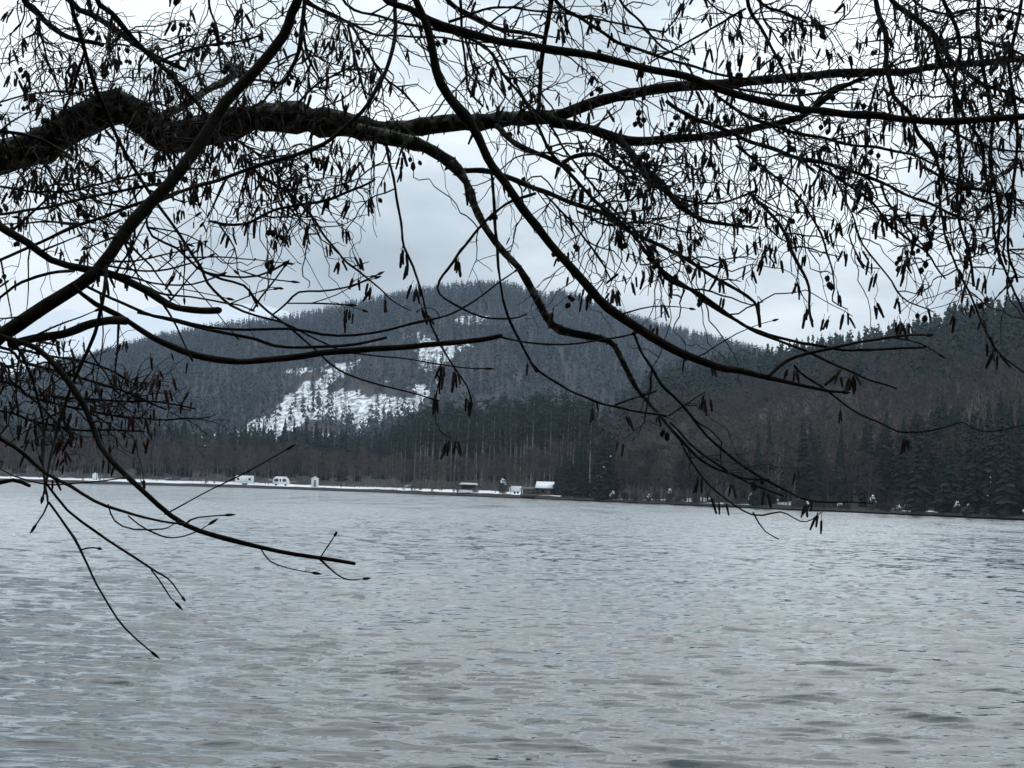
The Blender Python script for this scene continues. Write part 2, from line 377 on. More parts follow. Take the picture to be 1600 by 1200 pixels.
# beyond the modelled waves: the steeper wave fronts all face the near shore
tl = t_.nodes.new('ShaderNodeMapRange'); t_.links.new(sp_.outputs[1], tl.inputs[0]); tl.inputs[1].default_value = 60; tl.inputs[2].default_value = 240; tl.inputs[3].default_value = 0.0; tl.inputs[4].default_value = -0.12
mg = t_.nodes.new('ShaderNodeMapping'); mg.inputs['Scale'].default_value = (0.12, 0.03, 1); t_.links.new(ge.outputs['Position'], mg.inputs['Vector'])
ng = t_.nodes.new('ShaderNodeTexNoise'); ng.inputs['Scale'].default_value = 1.0; ng.inputs['Detail'].default_value = 5; ng.inputs['Roughness'].default_value = 0.65; t_.links.new(mg.outputs[0], ng.inputs['Vector'])
rg = t_.nodes.new('ShaderNodeMapRange'); t_.links.new(ng.outputs[0], rg.inputs[0]); rg.inputs[1].default_value = 0.3; rg.inputs[2].default_value = 0.7; rg.inputs[3].default_value = 0.35; rg.inputs[4].default_value = 1.5   # gusts and calmer lanes
tm_ = t_.nodes.new('ShaderNodeMath'); tm_.operation = 'MULTIPLY'; t_.links.new(tl.outputs[0], tm_.inputs[0]); t_.links.new(rg.outputs[0], tm_.inputs[1])
cx = t_.nodes.new('ShaderNodeCombineXYZ'); t_.links.new(tm_.outputs[0], cx.inputs[1])
ad = vm('ADD'); t_.links.new(acc_n, ad.inputs[0]); t_.links.new(cx.outputs[0], ad.inputs[1])
prev = vm('NORMALIZE'); t_.links.new(ad.outputs[0], prev.inputs[0])
t_.links.new(prev.outputs[0], b_.inputs['Normal'])
me.materials.append(mw)
tag(obj('lake', me), 'choppy grey lake water', None, None, 'structure')

# ------------------------------------------------------------------ far-shore trees
def spruce_parts(h, rad, tiers, per, r_, two=True, low=0.06):
    """crown of drooping sprays in whorls; returns (V, F)"""
    V, F = [], []
    n = 0
    for i in range(tiers):
        f = (i + r_.uniform(-0.3, 0.3)) / tiers; f = min(max(f, 0), 0.985)
        z = h * (low + (0.985 - low) * f)
        rr = rad * (1 - f) ** 0.85 * (1 if f > 0.12 else 0.8) + (0.10 if two else 0.28)
        for j in range(per):
            a = 2 * math.pi * (j + r_.random()) / per; l = rr * r_.uniform(0.62, 1.15)
            z = h * (low + (0.985 - low) * min(max(f + r_.uniform(-0.6, 0.6) / tiers, 0), 0.985)); dr = (0.42 * l + 0.2 if two else 0.62 * l + 0.5) * r_.uniform(0.7, 1.3); w = (0.32 * l + (0.18 if two else 0.34)) * r_.uniform(0.8, 1.2)
            c, s = math.cos(a), math.sin(a)
            lift = 0.06 * h * (1 - f) * r_.uniform(0, 1)
            V += [(0.05 * c, 0.05 * s, z + lift), (0.55 * l * c - w * s, 0.55 * l * s + w * c, z - dr * 0.6), (l * c, l * s, z - dr), (0.55 * l * c + w * s, 0.55 * l * s - w * c, z - dr * 0.6)]
            F.append((n, n + 1, n + 2, n + 3)); n += 4
            if two:
                V += [(0.1 * l * c, 0.1 * l * s, z + lift), (0.55 * l * c, 0.55 * l * s, z - dr * 0.2), (l * 0.95 * c, l * 0.95 * s, z - dr * 1.1), (0.5 * l * c, 0.5 * l * s, z - dr * 0.6 - w * 1.1)]
                F.append((n, n + 1, n + 2, n + 3)); n += 4
    V += [(-0.12, 0, h * 0.93), (0.12, 0, h * 0.93), (0.02, 0, h * 1.03), (0, 0.1, h * 0.95)]; F.append((n, n + 1, n + 2, n + 3))
    return np.array(V), np.array(F)

def bare_parts(h, rad, limbs, slv, r_, wid=0.055):
    lo = wid > 0.06
    """limbs and thin twigs; returns trunk pair, crown pair"""
    tr, cr = Acc(), Acc()
    bend = r_.uniform(-0.04, 0.04) * h
    P = np.array([(bend * math.sin(2.2 * f), bend * 0.6 * math.sin(1.4 * f), h * f) for f in np.linspace(0, 0.93, 4 if lo else 7)])
    tr.add(*tube(P, 0.011 * h * (1 - np.linspace(0, 0.9, len(P))), 3 if lo else 5))
    for i in range(limbs):
        f = r_.uniform(0.22, 0.88); a = r_.uniform(0, 6.28)
        l = rad * (1.25 - f * 0.75) * r_.uniform(0.7, 1.2)
        b = np.array((np.interp(f * h, P[:, 2], P[:, 0]), np.interp(f * h, P[:, 2], P[:, 1]), f * h))
        d = np.array((math.cos(a), math.sin(a), r_.uniform(0.7, 1.7))); d /= np.linalg.norm(d)
        Q = np.array([b + d * l * g + np.array((0, 0, 0.18 * l * g * g)) for g in (0, 0.4, 0.75, 1.0)])
        cr.add(*(tube(Q[::3], [0.0035 * h, 0.001 * h], 3) if lo else tube(Q, [0.0038 * h, 0.0028 * h, 0.0018 * h, 0.0008 * h], 3)))
        V, F = [], []
        for k in range(slv):
            g = r_.uniform(0.15, 1.0); p = b + d * l * g + np.array((0, 0, 0.18 * l * g * g))
            e = d * 0.5 + np.array((r_.gauss(0, 0.75), r_.gauss(0, 0.75), r_.gauss(0.35, 0.6))); e /= np.linalg.norm(e)
            ln = r_.uniform(0.5, 1.5) * (0.4 + 0.08 * h) ; sd_ = np.cross(e, (r_.gauss(0, 1), r_.gauss(0, 1), r_.gauss(0, 1))); sd_ /= np.linalg.norm(sd_) + 1e-6
            n = len(V); V += [p - sd_ * wid, p + sd_ * wid, p + e * ln]; F.append((n, n + 1, n + 2))
        cr.add(V, F)
    return tr, cr

def pine_parts(h, r_):
    tr, cr = Acc(), Acc()
    k = r_.uniform(-0.02, 0.02) * h
    P = np.array([(k * f * f, 0, h * f) for f in np.linspace(0, 0.97, 8)])
    tr.add(*tube(P, 0.0105 * h * (1 - 0.88 * np.linspace(0, 1, 8)), 6))
    V, F = [], []
    for i in range(34):
        f = r_.uniform(0.50, 1.0); a = r_.uniform(0, 6.28); l = h * 0.088 * (1.25 - abs(f - 0.72) * 2.6) * r_.uniform(0.6, 1.2)
        b = np.array((k * f * f, 0, h * f * 0.97)); d = np.array((math.cos(a), math.sin(a), r_.uniform(-0.1, 0.5)))
        tip = b + d * l
        cr.add(*tube([b, (b + tip) / 2 + (0, 0, 0.1), tip], [0.06, 0.045, 0.02], 3))
        for q in range(18):
            g = r_.uniform(0.35, 1.05); c = b + d * l * g + np.array((r_.gauss(0, .42), r_.gauss(0, .42), r_.gauss(0.15, .32)))
            u1 = np.array((r_.gauss(0, 1), r_.gauss(0, 1), r_.gauss(0, .5))); u1 /= np.linalg.norm(u1); u2 = np.cross(u1, (r_.gauss(0, 1), r_.gauss(0, 1), r_.gauss(0, 1))); u2 /= np.linalg.norm(u2) + 1e-6
            s1, s2 = r_.uniform(.3, .6), r_.uniform(.12, .26); n = len(V)
            V += [c - u1 * s1, c - u2 * s2, c + u1 * s1, c + u2 * s2]; F.append((n, n + 1, n + 2, n + 3))
    cr.add(V, F)
    return tr, cr

rt_ = random.Random(3)
SPR, BAR, PIN = [], [], []
for i in range(5):
    h = 20.0
    V, F = spruce_parts(h, 2.7 + 0.45 * (i % 3), 34, 6, rt_)
    cm = mesh('spruce_crown', V, F, M['spruce'])
    a = Acc(); a.add(*tube([(0, 0, -0.6), (0, 0, h * 0.4), (0, 0, h * 0.96)], [0.26, 0.16, 0.03], 6))
    SPR.append((a.mesh('spruce_trunk', M['tree_bark'], True), cm))
    tr, cr = bare_parts(13.0, 2.6 + 0.4 * (i % 3), 15, 40, rt_)
    BAR.append((tr.mesh('bare_trunk', M['tree_bark'], True), cr.mesh('bare_crown', M['bare'])))
for i in range(4):
    tr, cr = pine_parts(26.0, rt_)
    PIN.append((tr.mesh('pine_trunk', M['pine_bark'], True), cr.mesh('pine_crown', M['pine'])))

SNOWLOAD = []
for i in range(4):                # clumps of snow still lying on some sprays
    a = Acc()
    for k in range(7):
        f = rt_.uniform(0.15, 0.7); an = rt_.uniform(0, 6.28); l = 3.0 * (1 - f) * rt_.uniform(0.6, 0.95); c0 = np.array((math.cos(an) * l, math.sin(an) * l, 20 * f)); w = rt_.uniform(0.15, 0.42)
        V = c0 + np.array([(-w, -w * .6, -.1), (w, -w * .7, -.16), (w * .8, w * .6, -.05), (-w * .9, w * .8, -.12), (0, 0, .22)]); a.add(V, [(0, 1, 4), (1, 2, 4), (2, 3, 4), (3, 0, 4)])
    SNOWLOAD.append(a.mesh('snow_load', M['snow']))
def at_ground(s, t):
    d = float(shore_d(float(s))) + t; x = (s - 800) / FPX * d
    return x, d, float(height(x, d))
MARKS = [(120, 'past the tiny white booth'), (200, 'behind the tiny white booth'), (350, 'between booth and boxy caravan'), (420, 'behind the boxy caravan'), (475, 'behind the rounded caravan'),
         (525, 'behind the white hut'), (690, 'between the white hut and the kiosk'), (780, 'behind the kiosk'), (900, 'behind the cabin'), (1000, 'just past the cabin'), (1300, 'between the cabin and the fallen tree'), (1480, 'above the fallen tree'), (9999, 'past the fallen tree')]
def mark(s): return next(m_ for q, m_ in MARKS if s < q)
def size(h, a, b): return 'short' if h < a else ('tall' if h > b else 'middling')
def plant(name, protos, s, t, h, h0, label, group, sink=0.25, wide=1.0):
    x, y, z = at_ground(s, t); tm, cm = rt_.choice(protos); k = h / h0
    o = bpy.data.objects.new(name, None); COL.objects.link(o)
    o.location = (x, y, z - sink); o.rotation_euler = (R(rt_.gauss(0, 1.2)), R(rt_.gauss(0, 1.2)), rt_.uniform(0, 6.28)); o.scale = (k * wide, k * wide, k)
    o.empty_display_size = 0.2
    tag(o, label, 'tree', group)
    obj('trunk', tm, o); obj('crown', cm, o)
    if name == 'spruce_tree' and rt_.random() < 0.12: tag(obj('snow_load', rt_.choice(SNOWLOAD), o), None, None, None, 'stuff')
    return o

# belts along the shore
n_bare = n_spr = 0
for i in range(205):
    s = -120 + 1000 * (i + rt_.random()) / 205; t = rt_.uniform(20, 62) if rt_.random() > 0.07 else rt_.uniform(7, 16)
    hh = float(ip(s, [-120, 200, 500, 600, 680, 760, 880], [15, 15, 13.5, 12, 11, 12, 15])) * rt_.uniform(0.72, 1.08)
    if t < 18: hh *= 0.75
    if t < 18 and 355 < s < 515: t += 20
    lab = f'{size(hh, 11, 14)} slender leafless grey-brown tree in the belt {mark(s)}' if t >= 18 else f'{size(hh, 9, 11)} leafless tree standing in the snow strip, {mark(s)}'
    grp = lab
    plant('leafless_tree', BAR, s, t, hh, 13.0, lab, grp, wide=rt_.uniform(0.8, 1.15))
for i in range(85):
    s = rt_.uniform(-120, 640); t = rt_.uniform(62, 125)
    hh = float(ip(s, [-120, 250, 420, 560, 640], [23, 21, 22, 20, 17])) * rt_.uniform(0.75, 1.1); lab = f'{size(hh, 17, 21)} green spruce rising over the leafless belt {mark(s)}'
    plant('spruce_tree', SPR, s, t, hh, 20.0, lab, lab)
for i in range(62):
    s = 612 + 320 * (i + rt_.random()) / 62; t = rt_.uniform(55, 120)
    hh = float(ip(s, [612, 650, 700, 800, 900, 940], [20, 25, 27, 28, 28, 24])) * rt_.uniform(0.86, 1.07); lab = f'{size(hh, 23.5, 27)} pine with bare pale trunk and high crown, {mark(s)}'
    plant('pine_tree', PIN, s, t, hh, 26.0, lab, lab)
for i in range(34):
    s = rt_.uniform(600, 950); t = rt_.uniform(85, 150)
    hh = rt_.uniform(17, 24); lab = f'{size(hh, 19, 22)} dark spruce standing among the pale-trunked pines {mark(s)}'
    plant('spruce_tree', SPR, s, t, hh, 20.0, lab, lab)
for i in range(22):
    s = rt_.uniform(872, 965); t = rt_.uniform(2.5, 14)
    plant('spruce_tree', SPR, s, t, rt_.uniform(8, 15) * (1.25 if s > 900 else 0.9), 20.0, 'dark spruce at the waterline next to the snow-roofed cabin', 'spruces next to the cabin', wide=1.15)

# wooded hill beyond the cabin: nearest trees one by one, the others as one wood
forest_c, forest_b = Acc(), Acc()
mid_c = [spruce_parts(20.0, 3.1, 12, 6, rt_, False, 0.1) for _ in range(5)]
mid_b = []
for _ in range(5):
    tr, cr = bare_parts(13.0, 2.9, 7, 13, rt_, 0.085); a = Acc(); a.addm(tr.pair()); a.addm(cr.pair()); mid_b.append(a.pair())
def xf(V, x, y, z, k, w=1.0):
    a = rt_.uniform(0, 6.28); c, s = math.cos(a), math.sin(a); V = V * np.array((k * w, k * w, k))
    return np.stack([V[:, 0] * c - V[:, 1] * s + x, V[:, 0] * s + V[:, 1] * c + y, V[:, 2] + z], 1)
cand = []
for i in range(4300):
    s = rt_.uniform(880, 2000); d = math.sqrt(rt_.uniform(300 ** 2, 960 ** 2)); t = d - float(shore_d(s))
    if t < 3: continue
    if s < 960 and t < 70: continue
    if d > ip(s, [880, 950, 1050, 1200], [600, 720, 900, 960]): continue
    cand.append((t, s, d))
for i in range(90):
    s = rt_.uniform(960, 1680); t = rt_.uniform(3, 45); cand.append((t, s, float(shore_d(s)) + t))
cand.sort()
ns = nb = 0
for t, s, d in cand:
    x = (s - 800) / FPX * d; z = float(height(x, d))
    sp = vnoise(x / 55, d / 80, 81) * 0.65 + rt_.random() * 0.35
    if s < 1120 and d < 700: sp -= 0.12
    if 1160 < s < 1420 and 40 < t < 250: sp -= 0.16
    if t > 330: sp += 0.2
    conifer = sp > (0.63 if t < 260 else 0.50)
    if -60 < s < 1680 and conifer and ns < 175 and t < 170:
        ns += 1; hh = rt_.uniform(9, 21); lab = f"{size(hh, 13, 17)} dark spruce {'at the waterline' if t < 20 else 'on the wooded slope'} {mark(s)}"
        plant('spruce_tree', SPR, s, t, hh, 20.0, lab, lab, wide=1.1)
    elif -60 < s < 1680 and not conifer and nb < 90 and t < 170:
        nb += 1; hh = rt_.uniform(9, 16); lab = f"{size(hh, 11, 14)} brown leafless tree {'at the waterline' if t < 20 else 'on the wooded slope'} {mark(s)}"
        plant('leafless_tree', BAR, s, t, hh, 13.0, lab, lab, wide=1.2)
    elif conifer:
        V, F = rt_.choice(mid_c); forest_c.add(xf(V, x, d, z - 0.3, rt_.uniform(0.6, 1.08), 1.1), F)
    else:
        V, Fs = rt_.choice(mid_b); forest_b.addm((xf(V, x, d, z - 0.3, rt_.uniform(0.75, 1.25), 1.2), Fs))
for i in range(260):                # low brush along the foot of the slope
    s = rt_.uniform(925, 1660) if i % 2 else rt_.uniform(925, 1110); d = float(shore_d(s)) + rt_.uniform(4, 70); x = (s - 800) / FPX * d
    V, Fs = rt_.choice(mid_b); forest_b.addm((xf(V, x, d, float(height(x, d)) - 0.2, rt_.uniform(0.22, 0.5), 1.8), Fs))
tag(obj('forest', forest_c.mesh('forest', M['spruce'])), 'dark spruce wood covering the near hill', None, None, 'stuff')
tag(obj('forest', forest_b.mesh('forest', M['bare'])), 'brown leafless wood covering the near hill', None, None, 'stuff')

# unseen spruces added behind and beside the viewpoint to shade the overhanging branches
acc = Acc()
for i in range(300):
    x = rt_.uniform(-30, 30); y = rt_.uniform(-38, 3); V, F = rt_.choice(mid_c)
    if y > -5.5 and abs(x) < 7.5: continue
    acc.add(xf(V, x, y, 1.9 - 0.037 * y - 0.2, rt_.uniform(0.8, 1.35), 1.2), F)
tag(obj('forest', acc.mesh('forest', M['spruce'])), 'unseen spruces added on the near bank to shade the branches', None, None, 'stuff')
# more wood behind the belts on the flat
acc = Acc()
for i in range(1500):
    s = rt_.uniform(-400, 985); d = float(shore_d(s)) + rt_.uniform(100, 260); x = (s - 800) / FPX * d
    if -150 < s < 660 and d - float(shore_d(s)) < 125: continue
    V, F = rt_.choice(mid_c); acc.add(xf(V, x, d, float(height(x, d)) - 0.3, rt_.uniform(0.5, 0.95), 1.1), F)
tag(obj('forest', acc.mesh('forest', M['spruce'])), 'dark spruce wood on the flat behind the shore', None, None, 'stuff')

# mountain forest
fc = [spruce_parts(18.0, 3.3, 5, 4, rt_, False, 0.12) for _ in range(6)]
fb = []
for _ in range(6):
    V, F = [], []
    for k in range(24):
        f = rt_.uniform(0.2, 0.95); a = rt_.uniform(0, 6.28); l = rt_.uniform(1.8, 4.2); n = len(V); w = 0.2
        b = np.array((rt_.gauss(0, .6), rt_.gauss(0, .6), 14 * f)); e = b + np.array((math.cos(a) * l * 0.6, math.sin(a) * l * 0.6, l))
        V += [b + (w, 0, 0), b - (w, 0, 0), e]; F.append((n, n + 1, n + 2))
    n = len(V); V += [(-0.2, 0, 0), (0.2, 0, 0), (0, 0, 13)]; F.append((n, n + 1, n + 2))
    fb.append((np.array(V), np.array(F)))
K = 19000
r2 = np.random.default_rng(5)
s_ = r2.uniform(-200, 1340, K); d_ = np.sqrt(r2.uniform(880 ** 2, 2420 ** 2, K)); x_ = (s_ - 800) / FPX * d_
z_ = height(x_, d_); cl = clearing(x_, d_); mixn = fbm(x_ / 120, d_ / 160, 91)
ac, ab = Acc(), Acc()
for s, d, x, z, c, q in zip(s_, d_, x_, z_, cl, mixn):
    if c > 0.10 and rt_.random() < 0.82: continue
    near_crest = d > 2050
    if rt_.random() < (0.80 if near_crest else 0.30 + 0.6 * q):
        V, F = rt_.choice(fc); ac.add(xf(V, x, d, z - 0.4, rt_.uniform(0.5, 0.95) + 0.35 * float(q), 1.1), F)
    else:
        V, F = rt_.choice(fb); ab.add(xf(V, x, d, z - 0.3, rt_.uniform(0.7, 1.15), 1.2), F)
# ragged low growth in the clearings
for i in range(420):
    s = rt_.uniform(310, 780); d = rt_.uniform(900, 1850); x = (s - 800) / FPX * d
    if float(clearing(np.array(x), np.array(d))) > 0.1:
        V, F = rt_.choice(fb); ab.add(xf(V, x, d, float(height(x, d)) - 0.3, rt_.uniform(0.25, 0.6), 1.5), F)
tag(obj('forest', ac.mesh('forest', M['far_conifer'])), 'blue-grey conifer wood covering the mountain', None, None, 'stuff')
tag(obj('forest', ab.mesh('forest', M['far_bare'])), 'grey leafless wood among the conifers of the mountain', None, None, 'stuff')

# ------------------------------------------------------------------ buildings and vehicles on the far shore
def thing(name, label, cat, s, t, rz=0.0, dz=0.0, group=None):
    x, y, z = at_ground(s, t)
    o = bpy.data.objects.new(name, None); COL.objects.link(o); o.location = (x, y, z + dz); o.rotation_euler = (0, 0, rz)
    tag(o, label, cat, group); return o
def part(name, parent, material, build, smooth=False):
    a = Acc(); build(a); return obj(name, a.mesh(name, M[material], smooth), parent)
def wheel(parent, x, y, r=0.32):
    def b(a):
        P = np.array([(x, y - 0.09, r), (x, y + 0.09, r)]); a.add(*tube([P[0] - (0, .001, 0), P[0], P[1], P[1] + (0, .001, 0)], [0.02, r, r, 0.02], 14))
    return part('wheel', parent, 'rubber', b)

# boxy caravan
c = thing('caravan', 'white boxy caravan with two small dark windows at the snowy waterline', 'caravan', 387, 7.0, R(-4), 0.0)
LN, HT = 5.9, 2.75
prof = [(-LN / 2 + .15, 0.42), (LN / 2 - .1, 0.42), (LN / 2, 0.7), (LN / 2, HT - .1), (LN / 2 - .15, HT), (-LN / 2 + .3, HT), (-LN / 2, HT - .35), (-LN / 2, 0.9)]
bd = part('body', c, 'white_paint', lambda a: a.prism(prof, -1.1, 1.1))
for xw in (-1.95, 1.95):
    w_ = part('window', c, 'dark_glass', lambda a: a.box(xw - .38, xw + .38, -1.125, -1.09, 1.45, 2.05))
    part('frame', w_, 'grey_trim', lambda a: [a.box(xw - .44, xw + .44, -1.118, -1.095, 2.05, 2.11), a.box(xw - .44, xw + .44, -1.118, -1.095, 1.39, 1.45)])
dr = part('door', c, 'white_paint', lambda a: a.box(1.06, 1.52, -1.13, -1.1, 0.5, 2.3))
part('trim', c, 'grey_trim', lambda a: [a.box(-2.9, 0.98, -1.12, -1.1, 1.0, 1.06), a.box(0.98, 1.05, -1.125, -1.1, 0.45, 2.6)])
part('snow_cover', c, 'snow', lambda a: a.prism([(-2.6, HT), (2.8, HT), (2.7, HT + .14), (-2.4, HT + .16)], -1.05, 1.05))
wheel(c, -0.3, -1.0); wheel(c, 0.5, -1.0); wheel(c, -0.3, 1.0); wheel(c, 0.5, 1.0)
part('drawbar', c, 'grey_trim', lambda a: [a.box(-LN / 2 - 1.0, -LN / 2 + .3, -.05, .05, .42, .5), a.box(-LN / 2 - .85, -LN / 2 - .78, -.04, .04, 0, .42)])
c.scale = (1.02, 1.02, 1.1)
# rounded caravan / van
c = thing('caravan', 'white rounded caravan with a row of dark windows', 'caravan', 444, 8.0, R(3), 0.0)
prof = [(-2.5, .45), (2.5, .45), (2.75, .8), (2.72, 1.25), (2.45, 1.8), (2.1, 2.25), (1.6, 2.42), (-1.6, 2.42), (-2.15, 2.25), (-2.5, 1.7), (-2.62, 1.0)]
part('body', c, 'white_paint', lambda a: a.prism(prof, -1.05, 1.05))
for x0, x1 in ((-2.05, -0.75), (-0.35, 0.15), (0.55, 1.75)):
    w_ = part('window', c, 'dark_glass', lambda a: a.prism([(x0 + .12, 1.2), (x1 - .12, 1.2), (x1, 1.35), (x1 - .04, 1.85), (x1 - .25, 1.98), (x0 + .2, 1.98), (x0, 1.85), (x0, 1.35)], -1.085, -1.04))
    part('frame', w_, 'grey_trim', lambda a: a.box(x0 + .1, x1 - .1, -1.075, -1.04, 1.13, 1.19))
part('snow_cover', c, 'snow', lambda a: a.prism([(-1.9, 2.40), (1.9, 2.40), (1.7, 2.58), (-1.6, 2.60)], -1.0, 1.0))
for xw in (-1.6, 1.5):
    for yw in (-.95, .95): wheel(c, xw, yw)
c.scale = (1.05, 1.05, 1.2)
# white hut with a pointed roof
c = thing('hut', 'small white hut with a pointed roof standing in snow', 'hut', 497, 9.0, R(6))
part('wall', c, 'white_paint', lambda a: a.prism([(-1.05, 0), (1.05, 0), (1.05, 2.15), (0, 2.75), (-1.05, 2.15)], -1.0, 1.0))
part('roof', c, 'snow', lambda a: [a.prism([(-1.25, 2.08), (0, 2.78), (0, 2.92), (-1.25, 2.22)], -1.15, 1.15), a.prism([(0, 2.78), (1.25, 2.08), (1.25, 2.22), (0, 2.92)], -1.15, 1.15)])
d_ = part('door', c, 'grey_trim', lambda a: a.box(-.38, .38, -1.03, -.99, 0.05, 1.85)); part('handle', d_, 'rubber', lambda a: a.box(.22, .3, -1.07, -1.03, .95, 1.05))
c.scale = (1.15, 1.15, 1.25)
# open-fronted kiosk
c = thing('kiosk', 'low wooden lakeside kiosk with a flat snow-laden roof and open front', 'kiosk', 737, 6.0, R(-3))
part('wall', c, 'wood_dark', lambda a: [a.box(-2.2, 2.2, 1.3, 1.45, 0, 2.1), a.box(-2.2, -2.05, -1.2, 1.3, 0, 2.1), a.box(2.05, 2.2, -1.2, 1.3, 0, 2.1)])
part('counter', c, 'wood_pale', lambda a: a.box(-2.05, 2.05, -1.2, -1.05, 0, 1.0))
for xp in (-1.95, 0, 1.95): part('post', c, 'wood_dark', lambda a: a.box(xp - .08, xp + .08, -1.45, -1.29, 0, 2.1))
rf = part('roof', c, 'wood_dark', lambda a: a.box(-2.9, 2.7, -1.8, 1.8, 2.1, 2.28)); part('snow_cover', rf, 'snow', lambda a: a.prism([(-2.85, 2.283), (2.65, 2.283), (2.3, 2.8), (-2.0, 2.85)], -1.75, 1.75))
part('snow_bank', c, 'snow', lambda a: a.prism([(-2.9, 0), (2.4, 0), (2.0, .55), (-2.2, .7)], -2.6, -1.5))
# cabin
c = thing('cabin', 'brown wooden lakeside cabin with a steep snow-covered roof and open porch', 'cabin', 846, 5.0, R(-8), -0.15)
part('base', c, 'wood_dark', lambda a: a.box(-4.6, 4.6, -2.6, 2.6, -0.4, 0.55))
wl = part('wall', c, 'wood_dark', lambda a: [a.box(0.3, 4.2, -1.9, 2.4, .55, 2.5), a.prism([(0.3, 2.5), (4.2, 2.5), (2.25, 3.3)], -1.88, 2.38)])
pk = Acc(); pk.box(0.25, 4.25, -1.94, -1.905, 0, 0.19); pkm = pk.mesh('plank', M['wood_dark'])
for k in range(9): obj('plank', pkm, wl, (0, 0, .58 + .21 * k))
w_ = part('window', wl, 'dark_glass', lambda a: a.box(1.0, 1.8, -1.975, -1.945, 1.2, 2.0))
d_ = part('door', c, 'wood_pale', lambda a: a.box(2.6, 3.4, -1.98, -1.945, .56, 2.3)); part('handle', d_, 'rubber', lambda a: a.box(2.68, 2.76, -2.02, -1.98, 1.35, 1.45))
def slab(a, x0, z0, x1, z1, y0, y1, th): a.prism([(x0, z0), (x1, z1), (x1, z1 + th), (x0, z0 + th)], y0, y1)
# roof: ridge along x, near slope faces the lake
rf = Acc()
def roofslope(a, y0, z0, y1, z1, xa, xb, th):
    V = [(xa, y0, z0), (xb, y0, z0), (xb, y1, z1), (xa, y1, z1)]; V += [(x, y, z + th) for x, y, z in V]
    a.add(V, [(0, 3, 2, 1), (4, 5, 6, 7), (0, 1, 5, 4), (1, 2, 6, 5), (2, 3, 7, 6), (3, 0, 4, 7)])
roofslope(rf, -2.7, 2.35, 0.3, 4.35, -0.5, 4.7, .12); roofslope(rf, 3.1, 2.35, 0.3, 4.35, -0.5, 4.7, .12)
ro = obj('roof', rf.mesh('roof', M['wood_dark']), c)
a = Acc(); roofslope(a, -2.72, 2.49, 0.25, 4.49, -0.6, 4.75, .26); roofslope(a, 3.1, 2.49, 0.35, 4.49, -0.6, 4.75, .26)
obj('snow_cover', a.mesh('snow_cover', M['snow']), ro)
a = Acc(); a.add([(-.45, -2.3, 2.5), (-.45, 2.9, 2.5), (-.45, .3, 4.2)], [(0, 1, 2)]); obj('gable', a.mesh('gable', M['wood_dark']), c)
def pr(a): roofslope(a, -2.5, 2.0, 1.8, 2.75, -4.7, -.46, .12)
po = part('porch_roof', c, 'wood_dark', pr)
for xp in (-4.4, -3.1, -1.8, -.6): part('post', c, 'wood_pale', lambda a: a.box(xp - .08, xp + .08, -2.4, -2.24, .55, 2.03))
part('railing', c, 'wood_pale', lambda a: [a.box(-4.45, 0.2, -2.5, -2.43, 1.35, 1.45), a.box(-4.45, 0.2, -2.5, -2.43, .85, .93)])
part('back_wall', c, 'wood_dark', lambda a: a.box(-4.5, .25, 1.7, 1.8, .55, 2.5))
c.scale = (1.0, 1.0, 0.82)
# white trailer behind the bushes beside the cabin
c = thing('trailer', 'low snow-covered white trailer parked between the bush and the cabin', 'trailer', 811, 16.0, R(2))
part('body', c, 'white_paint', lambda a: a.prism([(-1.9, .5), (1.9, .5), (1.95, 1.7), (1.7, 1.95), (-1.7, 1.95), (-1.95, 1.7)], -.9, .9))
part('snow_cover', c, 'snow', lambda a: a.prism([(-1.75, 1.95), (1.75, 1.95), (1.5, 2.2), (-1.4, 2.2)], -.85, .85))
wheel(c, -.4, -.85); wheel(c, .5, -.85)
# small white booth at the far end of the snowy shore
c = thing('booth', 'tiny white booth on the snowy shore in front of the leafless belt', 'booth', 154, 14.0, R(10))
part('wall', c, 'white_paint', lambda a: a.box(-.9, .9, -.8, .8, 0, 1.9))
part('roof', c, 'snow', lambda a: a.prism([(-1.05, 1.9), (1.05, 1.9), (0, 2.5)], -.95, .95))
# conical snow-topped bush and low shrubs on the shore
def shrub(name, s, t, h, label, group=None, snow=0.0, dens=170):
    x, y, z = at_ground(s, t); o = bpy.data.objects.new(name, None); COL.objects.link(o); o.location = (x, y, z - .05); tag(o, label, 'shrub', group)
    a = Acc(); V, F = [], []
    for k in range(dens):
        an = rt_.uniform(0, 6.28); rr = rt_.random() ** .5 * h * .45; b = np.array((math.cos(an) * rr * .5, math.sin(an) * rr * .5, rt_.uniform(0, .55) * h)); e = b + np.array((math.cos(an) * rr * .6, math.sin(an) * rr * .6, rt_.uniform(.2, .5) * h))
        n = len(V); V += [b + (.03, 0, 0), b - (.03, 0, 0), e]; F.append((n, n + 1, n + 2))
    a.add(V, F); obj('crown', a.mesh('shrub_crown', M['bare']), o)
    a = Acc()
    for k in range(5): an = k * 1.3; a.add(*tube([(0, 0, -.2), (math.cos(an) * .1 * h, math.sin(an) * .1 * h, .35 * h), (math.cos(an) * .25 * h, math.sin(an) * .25 * h, .8 * h)], [.04, .03, .01], 3))
    obj('stem', a.mesh('shrub_stem', M['tree_bark']), o)
    if snow:
        a = Acc()
        for k in range(16):
            an = rt_.uniform(0, 6.28); zz = rt_.uniform(.55, 1.0); q = np.array((math.cos(an) * h * .45 * (1.12 - zz), math.sin(an) * h * .45 * (1.12 - zz), zz * h)); w = .3 * snow
            V = q + np.array([(-w, -w, -.12), (w, -w, -.12), (w, w, -.05), (-w, w, -.05), (0, 0, .16)]); a.add(V, [(0, 1, 4), (1, 2, 4), (2, 3, 4), (3, 0, 4)])
        tag(obj('snow_cap', a.mesh('snow_cap', M['snow']), o), None, None, None, 'stuff')
